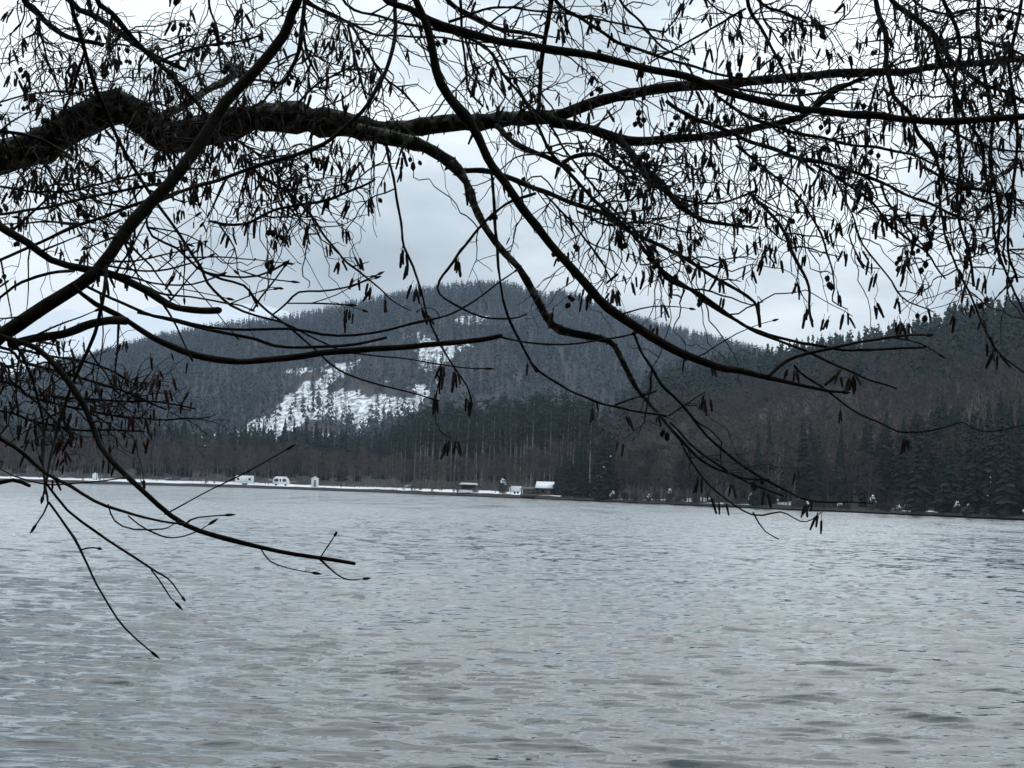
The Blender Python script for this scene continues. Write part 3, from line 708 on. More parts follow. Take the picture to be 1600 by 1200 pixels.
shrub('snowy_bush', 790, 8, 4.3, 'dark cone-shaped bush with snow on its top between kiosk and cabin', None, 1.0, 500)
for i in range(18):
    s = rt_.choice([rt_.uniform(520, 720), rt_.uniform(620, 780), rt_.uniform(60, 360)])
    shrub('shore_shrub', s, rt_.uniform(3, 9), rt_.uniform(0.9, 2.4), 'small leafless shrub sticking out of the snow along the waterline', 'shrubs along the snowy waterline', 0, 45)
for i in range(44):
    s = rt_.uniform(950, 1640)
    shrub('waterside_bush', s, rt_.uniform(0.8, 4), rt_.uniform(1.2, 3.6), 'brown bush dusted with snow at the foot of the wooded hill' if i % 3 == 0 else 'bare brown bush at the foot of the wooded hill', 'snow-dusted bushes at the foot of the hill' if i % 3 == 0 else 'bare bushes at the foot of the hill', .3 if i % 3 == 0 else 0)
# fallen snow-covered tree at the foot of the wooded hill
o = thing('fallen_tree', 'fallen dead tree with snow lying along its branches at the waterline', 'tree', 1425, 2.5)
a = Acc(); a.add(*tube([(-3, 0, .2), (0, .3, .9), (2.4, .5, 2.6), (3.4, .6, 4.0)], [.22, .18, .12, .04], 6)); obj('trunk', a.mesh('trunk', M['tree_bark']), o)
for k in range(9):
    f = k / 9; b = np.array((-2 + 5 * f, .3, .5 + 3 * f * f)); e = b + np.array((rt_.uniform(-1.6, .6), rt_.uniform(-.8, .4), rt_.uniform(.1, .9)))
    a = Acc(); a.add(*tube([b, (b + e) / 2 + (0, 0, .15), e], [.06, .045, .015], 4)); br = obj('branch', a.mesh('branch', M['tree_bark']), o)
    a = Acc(); a.add(*tube([b + (0, 0, .08), (b + e) / 2 + (0, 0, .24), e + (0, 0, .05)], [.08, .09, .03], 5)); obj('snow_cover', a.mesh('snow_cover', M['snow']), br)

# ------------------------------------------------------------------ the two trees overhanging the water
# each branch: tree (A alder, S smooth-barked), depth at its start and end in metres, thickness along it in frame pixels, course
BR = [
('L', 5.3, 5.0, '66 66 62 60 62 64 60 54 58 56 48 36 33 30 26', '-260,330 -120,290 0,245 70,228 130,188 178,168 230,192 268,222 320,205 380,186 450,182 520,194 590,204 680,193 780,188 880,182'),
('A', 5.0, 5.2, '20 20 18 17 16 14 12 10', '870,184 930,160 1000,145 1060,136 1130,131 1200,124 1300,116 1400,112 1500,101 1640,88'),
('A', 5.0, 4.7, '19 18 16 14 12 10 7', '860,190 920,201 980,220 1050,219 1110,213 1190,198 1250,182 1300,145 1345,124'),
('A', 4.9, 4.6, '14 14 13 12 8 6 4', '970,218 1000,258 1035,290 1060,320 1092,340 1132,350 1185,356'),
('L', 5.0, 4.6, '26 24 21 17 13 12 13 14 15 13 10 8 6', '560,206 620,217 665,230 705,256 728,285 740,318 760,356 790,395 811,418 832,460 854,495 876,515 918,525 952,533 966,552 985,586 1003,618 1028,645'),
('A', 4.7, 4.5, '6 6 5 4 3', '1028,645 1050,672 1075,700 1110,728 1160,750 1225,777'),
('A', 4.95, 4.5, '11 10 9 8 8 7 6 6', '718,266 766,268 817,287 850,300 894,317 935,331 962,348 1002,371 1056,395 1112,430 1168,462 1184,480 1187,512'),
('A', 5.0, 4.8, '10 10 9 8 7', '775,196 800,219 824,233 854,246 874,257 893,264'),
('A', 4.9, 4.7, '8 8 7 5', '876,256 898,244 930,240 960,262 987,286'),
('L', 5.2, 5.6, '16 15 14 12 9', '240,190 287,164 325,142 362,120 378,98'),
('S', 3.3, 3.1, '18 19 20 21 23 24 24 23 23 25 27 29 31 34', '468,-20 455,20 440,55 400,110 355,160 320,218 280,270 235,320 190,370 150,420 100,460 50,495 0,525 -80,570'),
('S', 3.5, 3.7, '12 15 18 18 18 17 16 17 18 17 16 16 16 15 14', '590,-12 640,12 690,40 780,64 850,75 920,86 1000,105 1070,120 1120,136 1180,155 1240,168 1320,176 1400,184 1470,190 1540,186 1640,178'),
('S', 3.4, 3.6, '14 17 19 20 19 18 17 16 17 19 20 20 19 17 14 10 5', '645,-15 668,48 680,110 700,150 740,200 770,260 800,300 830,340 870,395 910,440 950,480 1000,515 1050,545 1100,567 1160,580 1220,595 1312,618'),
('S', 3.2, 3.0, '19 18 16 14 16 16 16 15 14 14', '-60,310 0,352 45,383 80,408 130,421 180,432 222,452 262,476 300,483 344,485'),
('S', 3.1, 3.0, '17 18 19 19 16', '10,536 50,529 95,524 145,505 198,498'),
('S', 3.1, 3.4, '8 9 11 13 14 14 14 14 14 13 12 10', '112,444 150,475 200,502 236,525 270,542 304,555 354,564 405,562 472,556 540,549 598,545 665,539 732,532 784,525'),
('S', 3.4, 3.5, '4 4 4 3', '780,530 850,539 920,533 985,524'),
('S', 3.1, 3.2, '6 7 7 7 7 6 6', '118,438 175,465 225,487 250,497 300,510 350,520 400,531 430,540 492,542 555,537 603,530'),
('S', 3.15, 3.4, '6 6 6 6 6 5 5 4 4 3', '215,488 275,500 325,512 400,517 455,515 505,522 555,524 605,517 655,505 705,490 755,462 780,442 806,424'),
('S', 3.3, 3.5, '9 9 8 8 7 7 6 6 6 5 4 4 3 3', '108,-12 120,37 132,75 145,117 155,150 165,172 182,212 197,242 217,277 242,317 275,360 300,397 315,420 325,440 362,475 400,492 430,500 475,520 505,535 542,552 592,557 680,567 757,578'),
('S', 3.4, 3.6, '6 5 5 4 4 3', '316,422 345,436 380,446 405,475 455,512 492,545 530,577 597,603 672,621'),
('S', 3.0, 2.9, '13 13 12 12 11 11 11 11 11 11 10 9 8', '0,528 17,530 57,545 91,579 115,613 142,660 159,697 182,728 209,755 247,790 292,820 337,839 412,856 487,871 554,879'),
('S', 2.9, 2.85, '3 3 2', '500,870 512,853 521,838'), ('S', 2.9, 2.85, '4 3 3 2', '499,873 525,899 544,904 567,898'),
('S', 2.9, 2.85, '3 3 2 2', '409,857 424,878 450,887 485,892'), ('S', 2.9, 2.9, '4 3 3', '286,817 311,809 351,803'),
('S', 2.9, 2.9, '4 3 3 3', '255,808 300,782 356,752 447,709'),
('S', 2.9, 2.8, '8 8 7 7 6 5 4', '-60,655 0,685 37,711 75,741 112,760 165,790 210,805 255,814 278,813'),
('S', 2.85, 2.8, '3 3 3 2', '165,792 180,812 210,825 255,827 278,819'), ('S', 2.85, 2.8, '3 3 3 2', '202,804 232,827 259,839 300,833 329,825'),
('S', 3.0, 2.9, '6 6 6 5 5 4 3', '16,530 50,589 64,633 69,677 64,717 70,760 75,786 62,821'),
('S', 2.9, 2.8, '5 5 5 4 4 3', '75,784 101,820 124,857 157,927 195,981 238,1022'),
('S', 2.9, 2.8, '5 5 5 4 3', '72,750 105,797 150,831 187,857 236,889 262,906 288,928'), ('S', 2.8, 2.8, '3 3 2', '236,889 259,921 271,942'),
('S', 2.85, 2.8, '3 3', '124,858 155,857'),
('S', 3.1, 2.9, '8 8 7 7 6 5 4', '169,414 159,464 145,522 128,569 108,616 91,667 78,717 69,775'),
('S', 2.9, 2.9, '3 3 3 2', '-30,722 0,734 37,749 82,758 150,752 188,746'),
('S', 2.8, 2.8, '10 9 7', '-60,756 -10,757 22,752 42,756'),
('A', 4.6, 4.7, '8 8 7 6 4', '478,-8 471,50 467,82 447,122 430,128 388,124'), ('A', 4.65, 4.7, '6 5 4', '473,50 485,100 502,128'),
('S', 3.7, 3.4, '8 8 8 8 8 8 7 7 6 6', '622,-10 617,50 610,87 595,125 575,162 542,197 505,225 455,242 388,264 320,290 240,310 200,325 125,352 75,372 0,407 -60,430'),
('A', 4.6, 4.5, '6 5 5 4 3', '480,4 520,22 550,42 567,67 597,117 630,145 657,173'),
('A', 4.6, 4.8, '6 5 4 4 3', '482,6 542,35 580,52 605,57 655,58 705,61 757,71'),
('A', 4.4, 4.6, '5 5 5 5 6 6 6 7 7 6 5 4', '532,-6 592,25 667,45 705,51 742,64 766,80 786,115 817,152 844,202 864,243 898,280 935,320 979,354 1013,398 1035,420 1050,440 1080,453 1112,472 1150,500 1180,517 1240,534 1332,546 1446,543'),
('A', 4.5, 4.6, '4 4 4 4 3', '766,61 797,111 824,159 854,189 884,236 908,270 952,320 1000,372 1040,430'),
('A', 4.7, 4.9, '10 9 8 8', '863,-10 851,61 844,118 842,170'),
('A', 4.6, 4.8, '7 6 6 5 4', '862,-8 911,30 955,61 1002,79 1070,101 1130,118 1210,126'),
('A', 4.5, 4.4, '6 5 5 5 4 4 4 3 3', '601,212 610,262 617,295 627,350 632,385 645,415 657,450 670,492 685,530 695,552 712,579 729,603 738,630'),
('A', 4.4, 4.4, '2 2 2 2', '695,552 682,616 683,660 695,680 706,685'),
('A', 4.4, 4.5, '6 6 5 5 5 4 4 3', '764,240 771,304 776,398 781,431 790,481 810,528 834,569 867,596 901,616 952,633 1002,643 1040,649'),
('A', 4.5, 4.5, '4 3 3', '962,632 990,620 1024,609'), ('A', 4.5, 4.5, '3 3 2', '1046,650 1070,632 1098,610'),
('A', 4.7, 4.5, '6 5 5 4 4 4 3', '838,300 780,327 742,367 712,400 685,437 687,458 719,481 753,495 793,498 821,493'),
('A', 4.5, 4.3, '5 5 5 5 5 5 4 3 2', '990,520 1005,555 1020,577 1035,605 1067,634 1104,680 1140,712 1192,748 1232,768 1264,782 1324,785 1365,788'),
('A', 4.4, 4.3, '4 4 3', '1050,660 1084,696 1120,724 1156,744 1200,752'), ('A', 4.3, 4.2, '3 3 3 2 2', '1062,690 1100,748 1132,776 1176,804 1220,800 1248,816 1268,812 1281,803'),
('A', 4.25, 4.2, '3 2 2', '1176,804 1196,832 1217,840'), ('A', 4.4, 4.4, '4 4 3 3 2 2', '1236,572 1284,604 1332,640 1380,664 1416,676 1480,668 1504,660 1536,676 1610,662'),
('S', 3.6, 3.5, '8 7 6 5 4', '1206,586 1232,564 1280,548 1340,536 1400,526 1449,522'), ('S', 3.5, 3.5, '3 3 2', '1398,526 1440,538 1469,553'),
('A', 4.6, 4.4, '6 6 5 4 3', '1010,405 1060,440 1120,482 1172,514 1240,541 1300,568 1348,590 1402,606'),
('A', 4.9, 4.7, '10 10 9 8 8 7', '1385,-12 1431,30 1462,57 1482,88 1512,115 1539,135 1570,143 1630,180'),
('A', 4.7, 4.5, '9 9 8 7 6 5', '1368,-12 1384,61 1386,111 1397,152 1418,175 1435,209 1458,236 1467,262 1480,300'),
('A', 4.6, 4.4, '7 6 6 5 5 4 4', '1455,50 1472,101 1492,148 1505,182 1532,223 1539,270 1550,320 1557,375 1570,420 1585,457 1604,500'),
('A', 4.8, 4.5, '8 8 8 7 7 6 5 4', '1040,160 1100,190 1150,212 1200,230 1250,247 1300,260 1340,270 1375,285 1412,302 1450,317 1487,335 1512,343'),
('A', 4.7, 4.5, '6 6 5 5 4', '1120,150 1180,188 1240,206 1300,220 1335,227 1375,232 1425,242 1464,261'),
('A', 4.6, 4.4, '5 5 5 4 3', '1270,255 1312,280 1340,297 1362,315 1385,345 1415,372 1445,392 1462,417 1478,433'),
('A', 4.5, 4.4, '4 4 3', '1375,290 1400,335 1425,365 1446,391'), ('A', 4.5, 4.3, '4 4 4 3 3', '1468,300 1472,330 1480,375 1495,420 1512,455 1525,485 1540,520 1564,556 1604,583'),
('A', 4.7, 4.4, '6 6 6 6 5 4', '1170,300 1207,337 1227,365 1242,400 1257,432 1265,465 1266,504'),
('A', 4.6, 4.4, '5 4 4 4 3 3 2', '1150,225 1200,267 1240,302 1265,335 1282,365 1292,395 1300,420 1302,452 1299,470 1323,481'),
('A', 4.6, 4.4, '4 3 3 3 2', '1295,262 1320,310 1335,345 1327,367 1350,412 1373,420'), ('A', 4.5, 4.4, '4 3 3 3 2', '1335,345 1352,382 1372,412 1395,440 1402,455 1420,472 1458,487'),
('A', 4.9, 5.0, '7 7 6 6', '1168,-10 1188,40 1205,74 1230,122'), ('A', 4.6, 4.6, '4 4 3', '1166,12 1121,40 1060,74 1010,100'), ('A', 4.5, 4.6, '3 3 3 2', '1100,-8 1161,27 1222,31 1269,40 1316,30 1345,-8'),
('A', 4.6, 4.6, '6 5 4', '1180,-10 1229,20 1263,35'), ('S', 3.8, 3.8, '5 5 4', '1110,130 1212,148 1331,141'), ('A', 4.8, 4.8, '5 5 4 4', '1262,178 1296,140 1364,118 1420,92'),
('A', 4.6, 4.5, '7 6 6 5 5', '1470,-10 1500,60 1491,150 1500,250 1495,330 1515,400 1521,445'), ('A', 4.8, 4.7, '8 7 6 5', '1530,-10 1532,80 1550,180 1546,260 1562,330 1556,400'),
('A', 4.5, 4.5, '6 6 5 4', '1598,-10 1577,100 1590,200 1581,300 1575,390 1590,440'), ('A', 5.0, 5.0, '6 5 5 4', '1420,-10 1475,22 1540,10 1620,30'), ('A', 5.1, 5.0, '6 5 4', '1450,70 1520,60 1620,95'),
('A', 5.0, 4.9, '6 6 5 4', '1440,260 1500,290 1560,300 1630,330'), ('A', 5.0, 4.9, '5 5 4', '1480,200 1540,230 1630,240'),
('A', 5.0, 5.2, '11 10 9 8', '36,-10 62,22 87,47 118,63 160,70'), ('A', 4.9, 5.0, '10 10 9 8 7 7', '148,-10 175,22 200,50 230,82 252,102 280,130 307,160 322,182'),
('A', 5.1, 5.2, '11 11 10 9 7', '104,-4 140,20 175,42 200,60 240,86 290,110'), ('A', 4.8, 4.8, '4 3 3', '57,30 70,75 80,112 95,147'), ('A', 4.8, 4.9, '6 5 5', '133,80 120,125 107,155 95,182'),
('A', 4.9, 4.9, '4 3 3', '-40,170 0,160 50,147 107,144 150,152'), ('A', 4.9, 4.9, '5 5 4 4', '250,96 300,78 350,67 405,58'), ('A', 4.7, 4.7, '5 4 4', '325,-10 337,37 342,75 345,110'),
('A', 4.7, 4.6, '5 4 4 4', '240,105 240,140 247,180 260,215 276,246'), ('S', 3.4, 3.3, '8 7 7 6', '-40,200 0,205 37,209 67,220 95,235 118,248'), ('S', 3.5, 3.3, '6 6 6 6', '262,282 175,302 112,315 62,327 0,335 -50,345'),
('S', 3.2, 3.1, '7 6 6 5', '112,422 75,427 32,442 0,465 -40,490'), ('S', 3.1, 3.2, '5 4 4 3', '158,410 212,407 250,400 281,392'), ('S', 3.1, 3.2, '5 4 4 3', '158,416 225,424 262,420 302,409 330,398'),
('S', 3.1, 3.2, '5 4 4 4', '172,424 237,442 300,445 338,434'), ('S', 3.1, 3.2, '5 5 4 4 3', '205,440 257,461 300,465 350,472 390,482'), ('S', 3.1, 3.1, '4 3 3', '258,472 282,452 306,420'),
('S', 3.4, 3.4, '5 5 5 4 4', '226,340 240,368 275,387 307,415 332,427 362,432 402,430 437,417'), ('S', 3.4, 3.4, '3 3 3', '375,420 417,435 455,437'), ('S', 3.3, 3.3, '4 3 3', '390,482 420,450 442,418'),
('S', 3.3, 3.3, '4 4 4 3', '428,495 450,470 467,457 500,456 542,447 592,427'), ('S', 3.3, 3.3, '3 3', '450,472 542,476'),
('A', 4.6, 4.5, '5 5 5 4', '330,345 380,350 430,328 472,320 517,310 555,295 588,281'), ('A', 4.7, 4.4, '6 6 5 4 4 3 2', '380,245 412,280 450,300 485,335 510,375 532,400 560,422 592,450 610,465 641,488'),
('A', 4.8, 4.8, '5 4 4', '465,162 500,128 555,102'), ('A', 4.8, 4.7, '5 5 4', '542,40 555,95 575,158'), ('A', 4.7, 4.7, '5 4 4 4', '700,34 766,12 834,17 901,25 969,37 1044,51'),
('A', 5.0, 5.0, '9 8 7', '690,-10 746,27 786,47 850,55'), ('A', 4.7, 4.7, '6 5 5 4', '718,-8 726,84 732,138 754,167'), ('A', 4.8, 4.8, '3 3', '1042,48 1072,-8'), ('A', 4.8, 4.8, '5 4 4', '965,-8 1002,34 1036,74 1075,93'),
('A', 4.7, 4.6, '5 4 4 3', '330,195 380,225 425,262 455,310 470,352'), ('A', 4.8, 4.7, '4 4 3', '60,235 90,290 130,330 170,350'), ('A', 4.8, 4.7, '5 4 3', '0,290 60,300 140,292 230,270 330,262'),
('A', 4.9, 4.8, '5 4 4', '940,205 975,250 1040,300 1110,318 1180,300'), ('A', 4.6, 4.5, '4 4 3', '850,300 890,345 930,395 955,440'), ('A', 4.6, 4.5, '4 4 3', '905,330 950,352 1010,345 1080,368'),
# low spray of red-brown catkins
('B', 4.5, 4.6, '6 5 4 3', '-40,540 40,568 110,585 190,610 260,640'), ('B', 4.5, 4.6, '6 5 4 3', '-40,590 50,620 130,640 220,655 325,655'), ('B', 4.5, 4.6, '5 4 3', '-40,640 60,660 140,672 230,672'),
('B', 4.5, 4.6, '5 4 3', '20,545 100,560 160,572 215,600'), ('B', 4.5, 4.6, '5 4 3', '-40,560 20,600 70,640 120,690'), ('B', 4.5, 4.6, '4 4 3', '60,615 150,625 250,628 310,640'),
]
DENS = [
[0.8, 1, 1, 0.8, 0.5, 0.5, 0.5, 0.4, 0.4, 0.4, 0.4, 0.6, 0.7, 0.8, 0.8, 0.7],
[0.5, 0.9, 1, 1, 0.7, 0.5, 0.3, 0.4, 0.5, 0.6, 0.5, 0.5, 0.54, 0.58, 0.58, 0.5],
[1, 1, 1, 1, 1, 0.7, 0.25, 0.25, 0.5, 0.8, 0.72, 0.72, 0.72, 0.65, 0.58, 0.5],
[1, 1, 0.9, 0.7, 0.7, 0.5, 0.15, 0.3, 0.5, 0.7, 0.65, 0.58, 0.43, 0.5, 0.52, 0.5],
[0.8, 0.7, 0.45, 0.4, 0.4, 0.3, 0.15, 0.2, 0.3, 0.4, 0.5, 0.3, 0.2, 0.12, 0.48, 0.56],
[0.6, 0.5, 0.15, 0.05, 0.05, 0.05, 0.06, 0.06, 0.08, 0.2, 0.25, 0.15, 0.1, 0.03, 0.04, 0.08],
[0.6, 0.6, 0.4, 0.1, 0, 0, 0.05, 0.03, 0, 0.1, 0.3, 0.15, 0.05, 0, 0, 0],
[0.1, 0.05, 0.02, 0, 0, 0, 0, 0, 0, 0, 0.3, 0.4, 0.2, 0, 0, 0]]
def density(P):
    u, v = proj(P)
    if v > 800: return 0.0
    if u < 0 or u >= 1600 or v < 0: return 0.35
    return DENS[int(v // 100)][int(u // 100)]

rf_ = random.Random(11)
nf = np.random.default_rng(11)
def root(name, loc, label, cat):
    o = bpy.data.objects.new(name, None); COL.objects.link(o); o.location = loc; tag(o, label, cat); return o
AT = px(-820, 700, 5.2); ST = px(-720, 700, 3.1)
alder = root('alder_tree', (0, 0, 0), 'gnarled alder with lichen-covered limb, catkins and small cones hanging over the lake', 'tree')
ash = root('bare_tree', (0, 0, 0), 'smooth-barked bare tree with arching budded branches crossing in front of the alder', 'tree')
def wob(n, a): 
    w = nf.normal(0, 1, (n, 3)); 
    for _ in range(2): w[1:-1] = (w[:-2] + w[1:-1] * 2 + w[2:]) / 4
    return w * a
# trunks and the boughs above the frame that carry the hanging branches
def trunk(base, top, r0, r1, m_, parent, name='trunk'):
    P, _ = catmull([base, base * 0.6 + top * 0.4 + (0.08, 0.02, 0), top], 0.15)
    return obj(name, mesh(name, *tube(P + wob(len(P), 0.012), np.linspace(r0, r1, len(P)), 12), M[m_], True), parent)
gA = np.array((AT[0], AT[1], 1.55)); gS = np.array((ST[0], ST[1], 1.6))
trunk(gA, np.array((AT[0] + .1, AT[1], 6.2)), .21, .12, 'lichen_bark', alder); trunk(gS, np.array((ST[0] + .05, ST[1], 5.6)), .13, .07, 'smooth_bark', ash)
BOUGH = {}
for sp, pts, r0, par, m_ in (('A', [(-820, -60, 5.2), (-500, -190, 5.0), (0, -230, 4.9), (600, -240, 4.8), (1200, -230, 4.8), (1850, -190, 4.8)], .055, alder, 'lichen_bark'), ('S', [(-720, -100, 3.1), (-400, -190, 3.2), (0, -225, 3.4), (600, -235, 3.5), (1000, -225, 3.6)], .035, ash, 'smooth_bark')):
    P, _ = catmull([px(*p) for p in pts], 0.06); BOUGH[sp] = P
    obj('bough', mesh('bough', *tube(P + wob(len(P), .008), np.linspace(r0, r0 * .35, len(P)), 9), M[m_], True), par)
branches = []                      # (species, P, R)
mp_ = {'L': 'lichen_bark', 'A': 'alder_bark', 'S': 'smooth_bark', 'B': 'alder_bark'}
for sp, d0, d1, ws, cs in BR:
    uv = [tuple(map(float, c.split(','))) for c in cs.split()]; n = len(uv)
    w = [float(x) for x in ws.split()]; w = np.interp(np.linspace(0, 1, n), np.linspace(0, 1, len(w)), w)
    dep = np.linspace(d0, d1, n) + (np.sin(np.linspace(0, 5, n) + rf_.uniform(0, 6)) * 0.05 if n > 4 else 0)
    w = w * {'S': .80, 'L': .86}.get(sp, .92)
    P3 = [px(u, v, d) for (u, v), d in zip(uv, dep)]; rad = [x * d / FPX / 2 for x, d in zip(w, dep)]
    for end in (0, -1):            # carry branches that leave the frame on to the bough or trunk they grow from
        u, v = uv[end]
        key = 'S' if sp == 'S' else 'A'
        if v < 0 and (end == 0 or n < 4):
            B = BOUGH[key]; tgt = P3[end] + (P3[end] - P3[1 if end == 0 else -2]); q = B[np.argmin(np.linalg.norm(B - tgt - np.array((0, 0, .2)), axis=1))]
            md = (P3[end] * .45 + q * .55) + (P3[end] - P3[1 if end == 0 else -2]) * .25; new, nr_ = [q, md], [rad[end] * 1.3, rad[end] * 1.1]
        elif u < 0:
            tr_ = ST if key == 'S' else AT; q = np.array((tr_[0], tr_[1], P3[end][2] + (-.25 if key == 'S' else -.1))); md = P3[end] * .5 + q * .5 + np.array((0, 0, .03)); new, nr_ = [q, md], [rad[end] * 1.35, rad[end] * 1.15]
        else: continue
        if end == 0: P3 = new + P3; rad = nr_ + rad
        else: P3 = P3 + new[::-1]; rad = rad + nr_[::-1]
    thick = max(rad)
    P, tpar = catmull(P3, 0.02 if thick < .012 else .03)
    Rr = np.interp(tpar, np.arange(len(rad)), rad)
    P = P + wob(len(P), 0.0030 if sp != 'S' else 0.0024) * (1 if thick < .02 else 2.2)
    if sp == 'L': Rr = Rr * (1 + nf.normal(0, .10, len(Rr)))
    elif sp == 'S':
        kn = np.ones(len(Rr))
        for q in range(max(1, len(Rr) // 14)): kn += rf_.uniform(.08, .28) * np.exp(-((np.arange(len(Rr)) - rf_.randrange(len(Rr))) / 1.1) ** 2)
        Rr = Rr * (1 + nf.normal(0, .03, len(Rr))) * kn
    else: Rr = Rr * (1 + nf.normal(0, .07, len(Rr)))
    te = (P[-1] - P[-2]) / np.linalg.norm(P[-1] - P[-2]); cut = np.vstack([P, P[-1] + te * Rr[-1] * .5, P[-1] + te * Rr[-1] * .7]); Rc = np.concatenate([Rr, [Rr[-1] * .8, Rr[-1] * .05]])
    if sp == 'S' and Rr[-1] * FPX / d1 < 2.2:          # a bud closes the thin shoots
        tdir = (P[-1] - P[-2]) / np.linalg.norm(P[-1] - P[-2]); rb = max(Rr[-1] * 1.9, .0026)
        cut = np.vstack([P, P[-1] + tdir * .005, P[-1] + tdir * .012, P[-1] + tdir * .019]); Rc = np.concatenate([Rr, [rb, rb * .85, rb * .1]])
    sides = 12 if thick > .03 else (9 if thick > .012 else 6)
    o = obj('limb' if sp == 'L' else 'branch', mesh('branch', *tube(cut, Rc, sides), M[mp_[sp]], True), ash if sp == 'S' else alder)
    if sp == 'L': o['label'] = 'thick gnarled limb covered in grey lichen and moss'
    branches.append((sp, P, Rr))
# moss and lichen tufts on the old limbs
ms = Acc()
for sp, P, Rr in branches:
    if sp != 'L': continue
    for k in range(int(len(P) * 9)):
        i = rf_.randrange(1, len(P) - 1); nrm = nf.normal(0, 1, 3); nrm[2] += .5; nrm /= np.linalg.norm(nrm); T = P[i + 1] - P[i]; T /= np.linalg.norm(T)
        nrm -= T * (nrm @ T); nrm /= np.linalg.norm(nrm) + 1e-6; s1 = np.cross(T, nrm); c = P[i] + nrm * Rr[i] * .93; h_ = rf_.uniform(.003, .013) * min(1, Rr[i] / .03); w_ = rf_.uniform(.003, .009) * min(1, Rr[i] / .03 + .2)
        ms.add([c - s1 * w_, c + s1 * w_, c + T * w_, c + nrm * h_ + nf.normal(0, .004, 3)], [(0, 1, 3), (1, 2, 3), (2, 0, 3)])
tag(obj('moss', ms.mesh('moss', M['moss']), alder), None, None, None, 'stuff')

# twigs grown from the branches
def grow(p, d, length, r0, droop, zig, step=.027):
    pts = [np.array(p)]; n = max(3, int(length / step)); d = d / np.linalg.norm(d); base = d.copy()
    for i in range(n):
        d = .8 * d + .2 * base + nf.normal(0, zig, 3); base = base - np.array((0, 0, droop * (1 - .9 * i / n) * 1.2)); d[2] -= droop * .3; d /= np.linalg.norm(d); pts.append(pts[-1] + d * step)
    P = np.array(pts); return P, np.linspace(r0, max(.0008, r0 * .42), len(P)), d
twigs = []
tips = []
src = [(sp, P, Rr, len(P) * (1.0 if sp in 'AL' else (1.1 if sp == 'B' else .25))) for sp, P, Rr in branches]
wts = np.array([x[3] for x in src]); wts /= wts.sum()
tries = 0
while len(twigs) < 1750 and tries < 26000:
    tries += 1
    sp, P, Rr, _ = src[nf.choice(len(src), p=wts)]
    i = rf_.randrange(1, len(P) - 1)
    if rf_.random() > density(P[i]) * 1.0: continue
    T = P[i + 1] - P[i]; T /= np.linalg.norm(T); nn = nf.normal(0, 1, 3); nn[1] *= .7; nn -= T * (nn @ T); nn /= np.linalg.norm(nn)
    d = T * rf_.uniform(.2, .9) + nn * rf_.uniform(.5, 1.0); ln = {'S': rf_.uniform(.05, .22), 'B': rf_.uniform(.05, .16)}.get(sp, rf_.uniform(.08, .42))
    r0 = min(Rr[i] * .7, rf_.uniform(.0015, .0030)); Q, qr, e = grow(P[i], d, ln, r0, rf_.choice([.02, .05, .11]) if sp != 'B' else rf_.choice([-.03, 0, .03]), .31 if sp != 'S' else .08)
    mid, en = density(Q[len(Q) // 2]), density(Q[-1])
    if sp != 'B' and (rf_.random() > mid * 1.6 + .02 or rf_.random() > en * 2.2 + .02): continue
    twigs.append((sp, Q, qr)); tips.append((sp, Q[-1], e))
first = len(twigs)
tries = 0
while len(twigs) < first + 2700 and tries < 34000:
    tries += 1
    sp, P, Rr = twigs[rf_.randrange(first)]
    if sp == 'S' and rf_.random() < .8: continue
    i = rf_.randrange(1, len(P) - 1)
    T = P[i + 1] - P[i]; T /= np.linalg.norm(T); nn = nf.normal(0, 1, 3); nn -= T * (nn @ T); nn /= np.linalg.norm(nn)
    Q, qr, e = grow(P[i], T * .7 + nn * .8, rf_.uniform(.03, .16), min(Rr[i] * .85, .0016), rf_.choice([.0, .04, .1]), .34, .018)
    if sp != 'B' and rf_.random() > density(Q[-1]) * 2.2 + .02: continue
    twigs.append((sp, Q, qr)); tips.append((sp, Q[-1], e))
order = sorted(range(len(twigs)), key=lambda i: -len(twigs[i][1]) * twigs[i][2][0] * (1 if -20 < proj(twigs[i][1][0])[0] < 1620 else .1))
rest = {'A': Acc(), 'S': Acc()}; cnt = {'A': 0, 'S': 0}
for i in order:
    sp, P, Rr = twigs[i]; key = 'S' if sp == 'S' else 'A'
    if key == 'S':
        e = (P[-1] - P[-2]) / np.linalg.norm(P[-1] - P[-2]); P = np.vstack([P, P[-1] + e * .004, P[-1] + e * .010, P[-1] + e * .016]); Rr = np.concatenate([Rr, [.0026, .0022, .0003]])
    g = tube(P, Rr, 4)
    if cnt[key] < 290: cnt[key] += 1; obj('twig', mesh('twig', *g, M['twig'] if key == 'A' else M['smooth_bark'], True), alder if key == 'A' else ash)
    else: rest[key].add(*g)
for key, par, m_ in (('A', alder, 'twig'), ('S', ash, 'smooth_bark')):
    if rest[key].n: tag(obj('fine_twigs', rest[key].mesh('fine_twigs', M[m_], True), par), None, None, None, 'stuff')

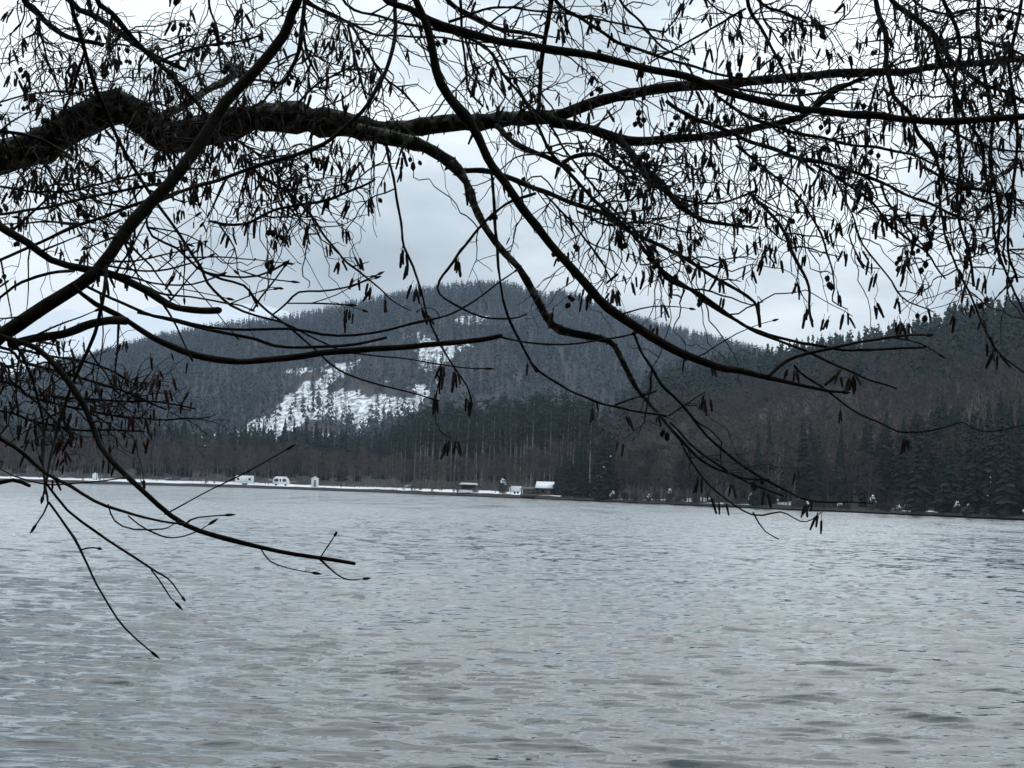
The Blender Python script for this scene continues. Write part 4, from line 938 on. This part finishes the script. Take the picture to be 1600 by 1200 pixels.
# catkins and cones
def catkin_pair(L_, r, bend, stalk):
    P = [(0, 0, 0), (bend * .4, 0, -stalk * .35), (bend * .8, 0, -stalk), (bend, 0, -stalk - .002)]; Rr = [.0007, .0006, .0006, r * .6]
    for f in np.linspace(.12, 1, 5): P.append((bend * (1 + .35 * f), 0, -stalk - L_ * f)); Rr.append(r * (1 + rf_.uniform(-.12, .12)) * (1 - .35 * f ** 3))
    P.append((bend * 1.36, 0, -stalk - L_ * 1.03)); Rr.append(r * .12)
    return tube(P, Rr, 5)
CK = [catkin_pair(rf_.uniform(.020, .038), rf_.uniform(.0030, .0045), rf_.uniform(-.004, .006), rf_.uniform(.006, .018)) for _ in range(7)]
CKM = [mesh('catkin', *c, M['catkin'], True) for c in CK]; CKR = [mesh('catkin', *c, M['catkin_red'], True) for c in CK]
def cone_pair():
    P = [(0, 0, 0), (.001, 0, -.006), (.0, 0, -.007)]; Rr = [.0007, .0007, .003]
    for k, f in enumerate(np.linspace(.1, .95, 7)): P.append((0, 0, -.007 - .016 * f)); Rr.append(.0068 * math.sin(math.pi * (.15 + .8 * f)) * (1.12 if k % 2 else .9))
    P.append((0, 0, -.0238)); Rr.append(.0006)
    return tube(P, Rr, 7)
CN = cone_pair(); CNM = mesh('cone', *CN, M['cone'], True)
items = []
cand = list(tips)
for sp, P, Rr in branches:
    if sp in 'AB':
        for k in range(int(len(P) * (.05 if sp == 'A' else .25))):
            i = rf_.randrange(len(P)); cand.append((sp, P[i], None))
for (u, v) in [(525, 488), (572, 470), (505, 440), (628, 425), (705, 410), (1085, 760), (1145, 770), (1210, 770), (1232, 600), (1155, 615), (1130, 565), (985, 640), (1030, 665), (808, 590), (733, 580), (650, 585), (1268, 490), (1326, 490), (1376, 415), (1430, 455), (1555, 400), (1500, 440), (657, 398), (641, 455), (614, 468), (660, 505), (600, 585), (735, 690), (705, 690), (738, 635), (674, 632), (940, 600), (1340, 600), (1318, 590), (1220, 600), (1287, 812), (1258, 795), (1309, 660), (1335, 605), (1556, 520), (1534, 575)]:
    B = min((b for b in branches if b[0] == 'A'), key=lambda b: np.min(np.hypot(*(np.array(proj(b[1])).T - (u, v)).T)))
    i = int(np.argmin(np.hypot(*(np.array(proj(B[1])).T - (u, v - 18)).T))); cand.append(('F', B[1][i], None))
for sp, p, e in cand:
    if sp == 'S': continue
    de = density(p); u, v = proj(p)
    if sp != 'F' and rf_.random() > (.20 + .22 * de if sp != 'B' else .4): continue
    if sp == 'F':
        for k in range(rf_.randint(2, 4)): items.append(('catkin', p + nf.normal(0, .006, 3), rf_.uniform(.85, 1.2), u, v))
        continue
    if sp != 'B' and rf_.random() < .15:
        for k in range(rf_.randint(2, 4)): items.append(('cone', p + nf.normal(0, .007, 3), rf_.uniform(.8, 1.15), u, v))
    else:
        for k in range(rf_.choice([1, 2, 2, 3, 3, 4]) if sp != 'B' else rf_.choice([1, 2, 2])): items.append(('red' if sp == 'B' else 'catkin', p + nf.normal(0, .0045, 3) * (1 if sp != 'B' else 3), rf_.uniform(.6, 1.25), u, v))
def vis(it): return (-30 < it[3] < 1630 and -30 < it[4] < 900)
items.sort(key=lambda it: (not vis(it), it[1][1] / it[2]))
num = {'catkin': 0, 'red': 0, 'cone': 0}; left = {'catkin': Acc(), 'red': Acc(), 'cone': Acc()}; cap = {'catkin': 215, 'red': 75, 'cone': 150}
step_ = {k: max(1, sum(1 for it in items if it[0] == k and vis(it)) / cap[k]) for k in cap}; seen = {k: 0 for k in cap}
for kind, p, k, u, v in items:
    rot = (R(rf_.gauss(0, 15)), R(rf_.gauss(0, 15)), rf_.uniform(0, 6.28)); j = rf_.randrange(7); seen[kind] += 1
    if num[kind] < cap[kind] and vis((0, p, k, u, v)) and seen[kind] >= num[kind] * step_[kind]:
        num[kind] += 1; obj('cone' if kind == 'cone' else 'catkin', CNM if kind == 'cone' else (CKR if kind == 'red' else CKM)[j], alder, p, rot, (k, k, k))
    else:
        V, F = CN if kind == 'cone' else CK[j]; Mx = np.array(Matrix.Rotation(rot[2], 3, 'Z') @ Matrix.Rotation(rot[1], 3, 'Y') @ Matrix.Rotation(rot[0], 3, 'X'))
        left[kind].add(V * k @ Mx.T + p, F)
for kind, nm, m_ in (('catkin', 'hanging_catkins', 'catkin'), ('red', 'hanging_catkins', 'catkin_red'), ('cone', 'small_cones', 'cone')):
    if left[kind].n: tag(obj(nm, left[kind].mesh(nm, M[m_], True), alder), None, None, None, 'stuff')

# ------------------------------------------------------------------ haze
a = Acc(); a.box(-4600, 4600, -60, 5195, -7.5, 520)
mh = bpy.data.materials.new('haze_air'); mh.use_nodes = True
t_ = mh.node_tree
for n in list(t_.nodes): t_.nodes.remove(n)
ho = t_.nodes.new('ShaderNodeOutputMaterial'); pv = t_.nodes.new('ShaderNodeVolumePrincipled')
pv.inputs['Color'].default_value = (0.60, 0.77, 1.0, 1); pv.inputs['Density'].default_value = HAZE_DENSITY; pv.inputs['Anisotropy'].default_value = 0.1
t_.links.new(pv.outputs[0], ho.inputs['Volume'])
tag(obj('haze', a.mesh('haze', mh)), 'pale bluish haze over the lake and hills', None, None, 'stuff')
